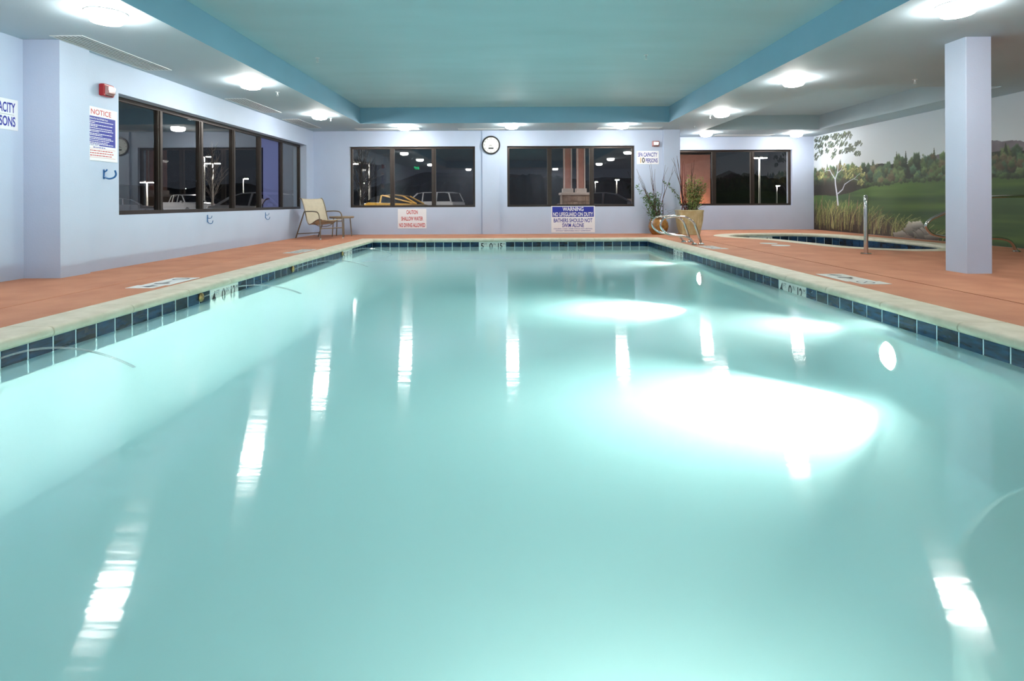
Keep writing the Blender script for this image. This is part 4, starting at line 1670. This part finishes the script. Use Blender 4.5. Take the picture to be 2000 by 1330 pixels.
lamp_post(415, 319, 62, 'tall double-headed lamp post beyond the long side window', 2, .55)
lamp_post(399, 306, 80, 'taller distant lamp post beyond the long side window', 2, .6)
lamp_post(287, 356, 70, 'distant lamp post with low double lamp past the first pane of the side window', 2, .5)
lamp_post(475, 349, 90, 'distant single lamp post behind the silver sedan', 1, .5)
lamp_post(722, 319, 44, 'lamp post with long arm behind the bare lit tree', 1, 1.2, -1)
lamp_post(704, 357, 70, 'low bright lamp post shining through the bare tree', 1, .2)
lamp_post(1204, 351, 75, 'bright lamp post behind the dark sedan', 1, .1)
lamp_post(1162, 355, 110, 'far small lamp post beside the porch column', 1, .3)
lamp_post(1483, 308, 55, 'double-headed lamp post beyond the window beside the mural', 2, .45)
lamp_post(150, 300, 16.5, 'added hidden lamp post behind the pilaster, lighting the silver sedan', 1, .3, 1, 'fill_dim_glow')  # unseen post added to brighten the sedan
lamp_post(120, 310, 40, 'added hidden lamp post behind the pilaster, lighting the pickup', 2, .4, 1, 'fill_mid_glow')  # unseen post added so the near side of the pickup is lit
lamp_post(640, 250, 30, 'added hidden lamp post behind the corner with the lounge chair', 2, .6, 1, 'fill_mid_glow')  # added fill for the parked cars, hidden by the room corner
lamp_post(960, 250, 27, 'added hidden lamp post behind the clock pilaster', 2, .6, 1, 'fill_mid_glow')  # added fill for cars and porch column, hidden by the wall
lamp_post(1290, 250, 17.9, 'added hidden lamp post behind the spa capacity sign', 1, .4, 1, 'fill_dim_glow')  # added out of sight to give the stucco wall neutral light
lamp_post(1517, 363, 95, 'lower far lamp post beyond the window beside the mural', 1, .2)


# ------------------------------------------------------------------ outside: vehicles
def wheel(t, x, y, r):
    w = MB().lathe([(.001, -.1), (r * .6, -.1), (r * .94, -.1), (r, -.06), (r, .06), (r * .94, .1), (r * .6, .1), (.001, .1)], c=(x, y, r), axis='Y', n=22, caps=False).build('wheel', 'tyre', t, True)
    MB().lathe([(.001, -.105), (r * .5, -.108), (r * .62, -.1), (r * .62, .1), (r * .5, .108), (.001, .105)], c=(x, y, r), axis='Y', n=14, caps=False).build('hub', 'pole_metal', w, True)


def vehicle(name, label, cat, px, d, rz, lower, cabin, Wd, paint, wr, wx, bed=None, pillars=(), gl_front=True):
    p = pix(px, 394, d)
    t = thing(name, label, cat, (p.x, p.y, GZ), rz)
    h = Wd / 2
    zmid = sum(z for x, z in lower) / len(lower)

    def ringat(y, k):
        return [(x * k, y, zmid + (z - zmid) * k) for x, z in lower]
    MB().loft([ringat(-h, .965), ringat(-h * .93, 1), ringat(h * .93, 1), ringat(h, .965)]).build('body', paint, t, True)
    zc0, zc1 = min(z for x, z in cabin), max(z for x, z in cabin)

    def yat(z):
        return h * (.93 - .17 * (z - zc0) / (zc1 - zc0))
    MB().loft([[(x, s * yat(z), z) for x, z in cabin] for s in (-1, 1)]).build('windows', 'car_glass', t)
    topz = [pt for pt in cabin if pt[1] > zc1 - .12]
    x0, x1 = min(q[0] for q in topz), max(q[0] for q in topz)
    yt = yat(zc1)
    rf = MB()
    nseg = len(topz)
    topz = sorted(topz)
    rf.loft([[(x, s * (yat(z) + .012), z + dz) for s in (-1, -.6, .6, 1) for dz in ((.0 if abs(s) == 1 else .03),)] + [(x, s * (yat(z) + .0), z - .09) for s in (1, -1)] for x, z in topz])
    rf.build('roof', paint, t, True)
    for s in (-1, 1):
        edges = []
        lo_f = max((q for q in cabin if q[1] < zc0 + .05), key=lambda q: q[0])
        lo_b = min((q for q in cabin if q[1] < zc0 + .05), key=lambda q: q[0])
        hi_f, hi_b = topz[-1], topz[0]
        edges += [(lo_f, hi_f), (lo_b, hi_b)]
        for xb, xt in pillars:
            edges.append(((xb, zc0), (xt, zc1 - .03)))
        for a, b in edges:
            MB().tube([(a[0], s * (yat(a[1]) + .005), a[1]), (b[0], s * (yat(b[1]) + .005), b[1])], .05, 6).build('pillar', paint, t)
    for x in wx:
        for s in (-1, 1):
            wheel(t, x, s * (h - .1), wr)
    if bed:
        x0, x1, z = bed
        MB().box((x0, -h * .82, z - .02), (x1, h * .82, z + .012)).build('bed_liner', 'tyre', t)
    fx, bx = max(x for x, z in lower), min(x for x, z in lower)
    for s in (-1, 1):
        zl = zmid + .12
        MB().bbox((fx * .965 - .12, s * h * .72 - .16, zl - .07), (fx * .965 + .01, s * h * .72 + .16, zl + .07), .02).build('headlamp', 'alarm_lens', t)
        MB().bbox((bx * .965 - .02, s * h * .8 - .1, zl - .1), (bx * .965 + .1, s * h * .8 + .1, zl + .12), .02).build('tail_lamp', 'tail_red', t)
        MB().bbox((lo_f[0] - .35, s * (h + .02), zc0 + .0), (lo_f[0] - .2, s * (h + .16), zc0 + .13), .02).build('side_mirror', paint, t)
    return t


sedan_low = [(-2.3, .25), (2.25, .22), (2.36, .5), (2.3, .7), (1.5, .86), (.9, .93), (-1.6, .98), (-2.2, .96), (-2.36, .8)]
sedan_cab = [(1.15, .9), (.35, 1.36), (-.1, 1.43), (-.7, 1.42), (-1.1, 1.33), (-1.85, .95)]
hatch_low = [(-2.0, .25), (2.0, .22), (2.12, .5), (2.05, .72), (1.4, .9), (.95, .97), (-1.7, 1.05), (-2.05, .95), (-2.1, .6)]
hatch_cab = [(1.25, .95), (.4, 1.42), (-.1, 1.5), (-.9, 1.47), (-1.45, 1.38), (-1.95, 1.02)]
suv_low = [(-2.3, .35), (2.3, .32), (2.4, .6), (2.32, .95), (1.3, 1.08), (1.0, 1.1), (-2.2, 1.1), (-2.36, 1.0), (-2.38, .6)]
suv_cab = [(1.1, 1.08), (.45, 1.66), (.1, 1.72), (-1.7, 1.72), (-2.0, 1.66), (-2.25, 1.08)]
truck_low = [(-2.75, .42), (2.65, .38), (2.75, .62), (2.72, .95), (2.5, 1.04), (1.35, 1.14), (-2.7, 1.14), (-2.78, 1.0)]
truck_cab = [(1.35, 1.12), (.75, 1.68), (.4, 1.74), (-.45, 1.74), (-.65, 1.66), (-.8, 1.12)]
vehicle('pickup_truck', 'white pickup truck parked beyond the long side window', 'truck', 362, 46, R(-28), truck_low, truck_cab, 1.85, 'car_white', .38, (-1.75, 1.75), bed=(-2.65, -.9, 1.14), pillars=((.3, .3), (-.35, -.35)))
vehicle('sedan', 'silver sedan parked beyond the chair end of the long side window', 'car', 530, 21, R(-20), sedan_low, sedan_cab, 1.8, 'car_silver', .32, (-1.4, 1.45), pillars=((-.25, -.2),))
vehicle('hatchback', 'yellow hatchback parked beyond the window above the caution sign', 'car', 782, 34, R(-6), hatch_low, hatch_cab, 1.75, 'car_yellow', .31, (-1.3, 1.35), pillars=((-.2, -.2), (-1.0, -.95)))
vehicle('sport_utility_vehicle', 'white sport utility vehicle parked behind the yellow hatchback', 'car', 838, 39, R(157), suv_low, suv_cab, 1.9, 'car_white', .36, (-1.45, 1.5), pillars=((0, 0), (-1.1, -1.1)))
vehicle('sedan', 'dark grey sedan parked beyond the window above the warning sign', 'car', 1188, 25, R(-10), sedan_low, sedan_cab, 1.8, 'car_grey', .32, (-1.4, 1.45), pillars=((-.25, -.2),))
vehicle('sedan', 'dark grey sedan parked past the first pane of the side window', 'car', 236, 44, R(60), sedan_low, sedan_cab, 1.8, 'car_grey', .32, (-1.4, 1.45), pillars=((-.25, -.2),))


# ------------------------------------------------------------------ outside: bare trees
def bare_tree(px, d, H, label, seed):
    p = pix(px, 394, d)
    t = thing('bare_tree', label, 'tree', (p.x, p.y, GZ), 0, 'leafless young trees')
    r_ = random.Random(seed)
    MB().tube([(0, 0, -.05), (.02, 0, H * .3), (-.02, .02, H * .62), (0, 0, H)], [.07, .055, .03, .008], 8).build('trunk', 'bark', t, True)
    b = MB()
    for k in range(46):
        z = H * (.25 + .65 * k / 46)
        a = r_.random() * 6.28
        L = H * .27 * (1.15 - .8 * k / 46) * r_.uniform(.7, 1.2)
        d0 = Vector((math.cos(a) * .55, math.sin(a) * .55, 1)).normalized()
        p0 = Vector((0, 0, z))
        p1 = p0 + d0 * L * .5 + Vector((r_.gauss(0, .05), r_.gauss(0, .05), 0))
        p2 = p1 + (d0 + Vector((0, 0, .4))).normalized() * L * .6
        b.tube([p0, p1, p2], [.018, .012, .004], 5)
        for q in range(5):
            s = p0.lerp(p1, r_.random()) if q < 2 else p1.lerp(p2, r_.random())
            dd = (d0 + Vector((r_.gauss(0, .5), r_.gauss(0, .5), r_.gauss(.2, .3)))).normalized() * L * r_.uniform(.2, .5)
            b.tube([s, s + dd * .5, s + dd], [.009, .006, .003], 4)
    o = b.build('branches', 'bark', t)
    o['kind'] = 'stuff'


bare_tree(707, 19, 3.6, 'bare young tree lit by lamps beyond the window above the caution sign', 3)
bare_tree(414, 32, 4.6, 'bare young tree beyond the long side window behind the pickup hood', 8)

# ------------------------------------------------------------------ outside: porch column, lit stucco wall, low walls
PD = 20.0
pc0, pc1 = pix(1101, 394, PD), pix(1142, 394, PD)
t = thing('porch_column', 'peach twin porch column with white trim on a stone base', 'column', ((pc0.x + pc1.x) / 2 + .05, PD, GZ))
wdt = pc1.x - pc0.x
for s in (-1, 1):
    xc = s * (wdt / 2 - .14) - .05
    sh = MB().bbox((xc - .14, -.14, 1.35), (xc + .14, .14, 4.4), .01).build('shaft', 'stucco', t)
    for e_ in (-1, 1):
        MB().box((xc + e_ * .125 - .02, -.155, 1.5), (xc + e_ * .125 + .02, -.14, 4.4)).build('trim_strip', 'trim_white', sh)
    MB().bbox((xc - .19, -.19, 1.36), (xc + .19, .19, 1.52), .01).build('plinth_block', 'trim_white', t)
sbx = thing  # noqa
MB().bbox((-.52, -.42, 0), (.52, .42, 1.28), .01).build('stone_base', 'base_stone', t)
MB().bbox((-.57, -.47, 1.28), (.57, .47, 1.37), .015).build('base_cap', 'trim_white', t)
rr2 = random.Random(2)
zz = .02
while zz < 1.2:
    hgt = rr2.uniform(.14, .2)
    xx = -.52
    while xx < .5:
        wd = min(rr2.uniform(.16, .34), .52 - xx)
        MB().bbox((xx + .008, -.45, zz + .008), (xx + wd - .008, -.41, min(zz + hgt, 1.27) - .008), .008).build('stone', 'base_stone', t)
        xx += wd
    zz += hgt

SD = 21.5
a_, b_ = pix(1300, 394, SD), pix(1388, 394, SD)
topz_ = pix(1360, 302, SD).z
sw_ = thing('stucco_wall', 'pinkish stucco wall end lit from below beyond the planters', 'wall', ((a_.x + b_.x) / 2, SD, GZ))
hw_ = (b_.x - a_.x) / 2
MB().bbox((-hw_, 0, 0), (hw_, .6, topz_ - GZ), .01).build('wall_panel', 'stucco', sw_)
MB().bbox((-hw_ - .05, -.05, topz_ - GZ), (hw_ + .05, .65, topz_ - GZ + .12), .01).build('wall_cap', 'bronze_frame', sw_)
for k, px in enumerate((1338, 1372)):
    p = pix(px, 394, SD - .35)
    u_ = thing('uplight', ['small warm ground uplight before the stucco wall, behind the brown pot side', 'small warm ground uplight before the stucco wall, farther from the pilaster'][k], 'light', (p.x, p.y, GZ), 0, 'uplights at the stucco wall')
    MB().lathe([(.07, 0), (.07, .5), (.09, .62), (.085, .62), (.07, .6)], n=16, caps=False).build('housing', 'grille_dark', u_)
    MB().lathe([(.075, .6), (.001, .605)], n=16, caps=False).build('lens', 'warm_glow', u_)
p = pix(1120, 394, 17.6)
u_ = thing('uplight', 'warm ground light shining on the porch column', 'light', (p.x, p.y, GZ))
MB().lathe([(.09, 0), (.09, .3), (.11, .38), (.1, .38), (.09, .36)], n=16, caps=False).build('housing', 'grille_dark', u_)
MB().lathe([(.095, .36), (.001, .365)], n=16, caps=False).build('lens', 'warm_glow', u_)
mat('warm_glow_soft', (1, .8, .5, 1), .4, var=0, emit=(1, .72, .55), estr=90)
lw = pix(1265, 394, 60)
tag(MB().bbox((lw.x - 9, 60, GZ), (lw.x + 1, 60.4, 1.1), .02).build('low_wall', 'kerb'), 'pale pink low wall far behind the dark sedan', 'wall')
lw = pix(300, 394, 60)
o = MB().bbox((-6, 0, 0), (6, .3, .75), .02).build('low_wall', 'kerb')
o.location = (lw.x, lw.y, GZ)
o.rotation_euler = (0, 0, R(-30))
tag(o, 'pale low wall far behind the pickup bed', 'wall')
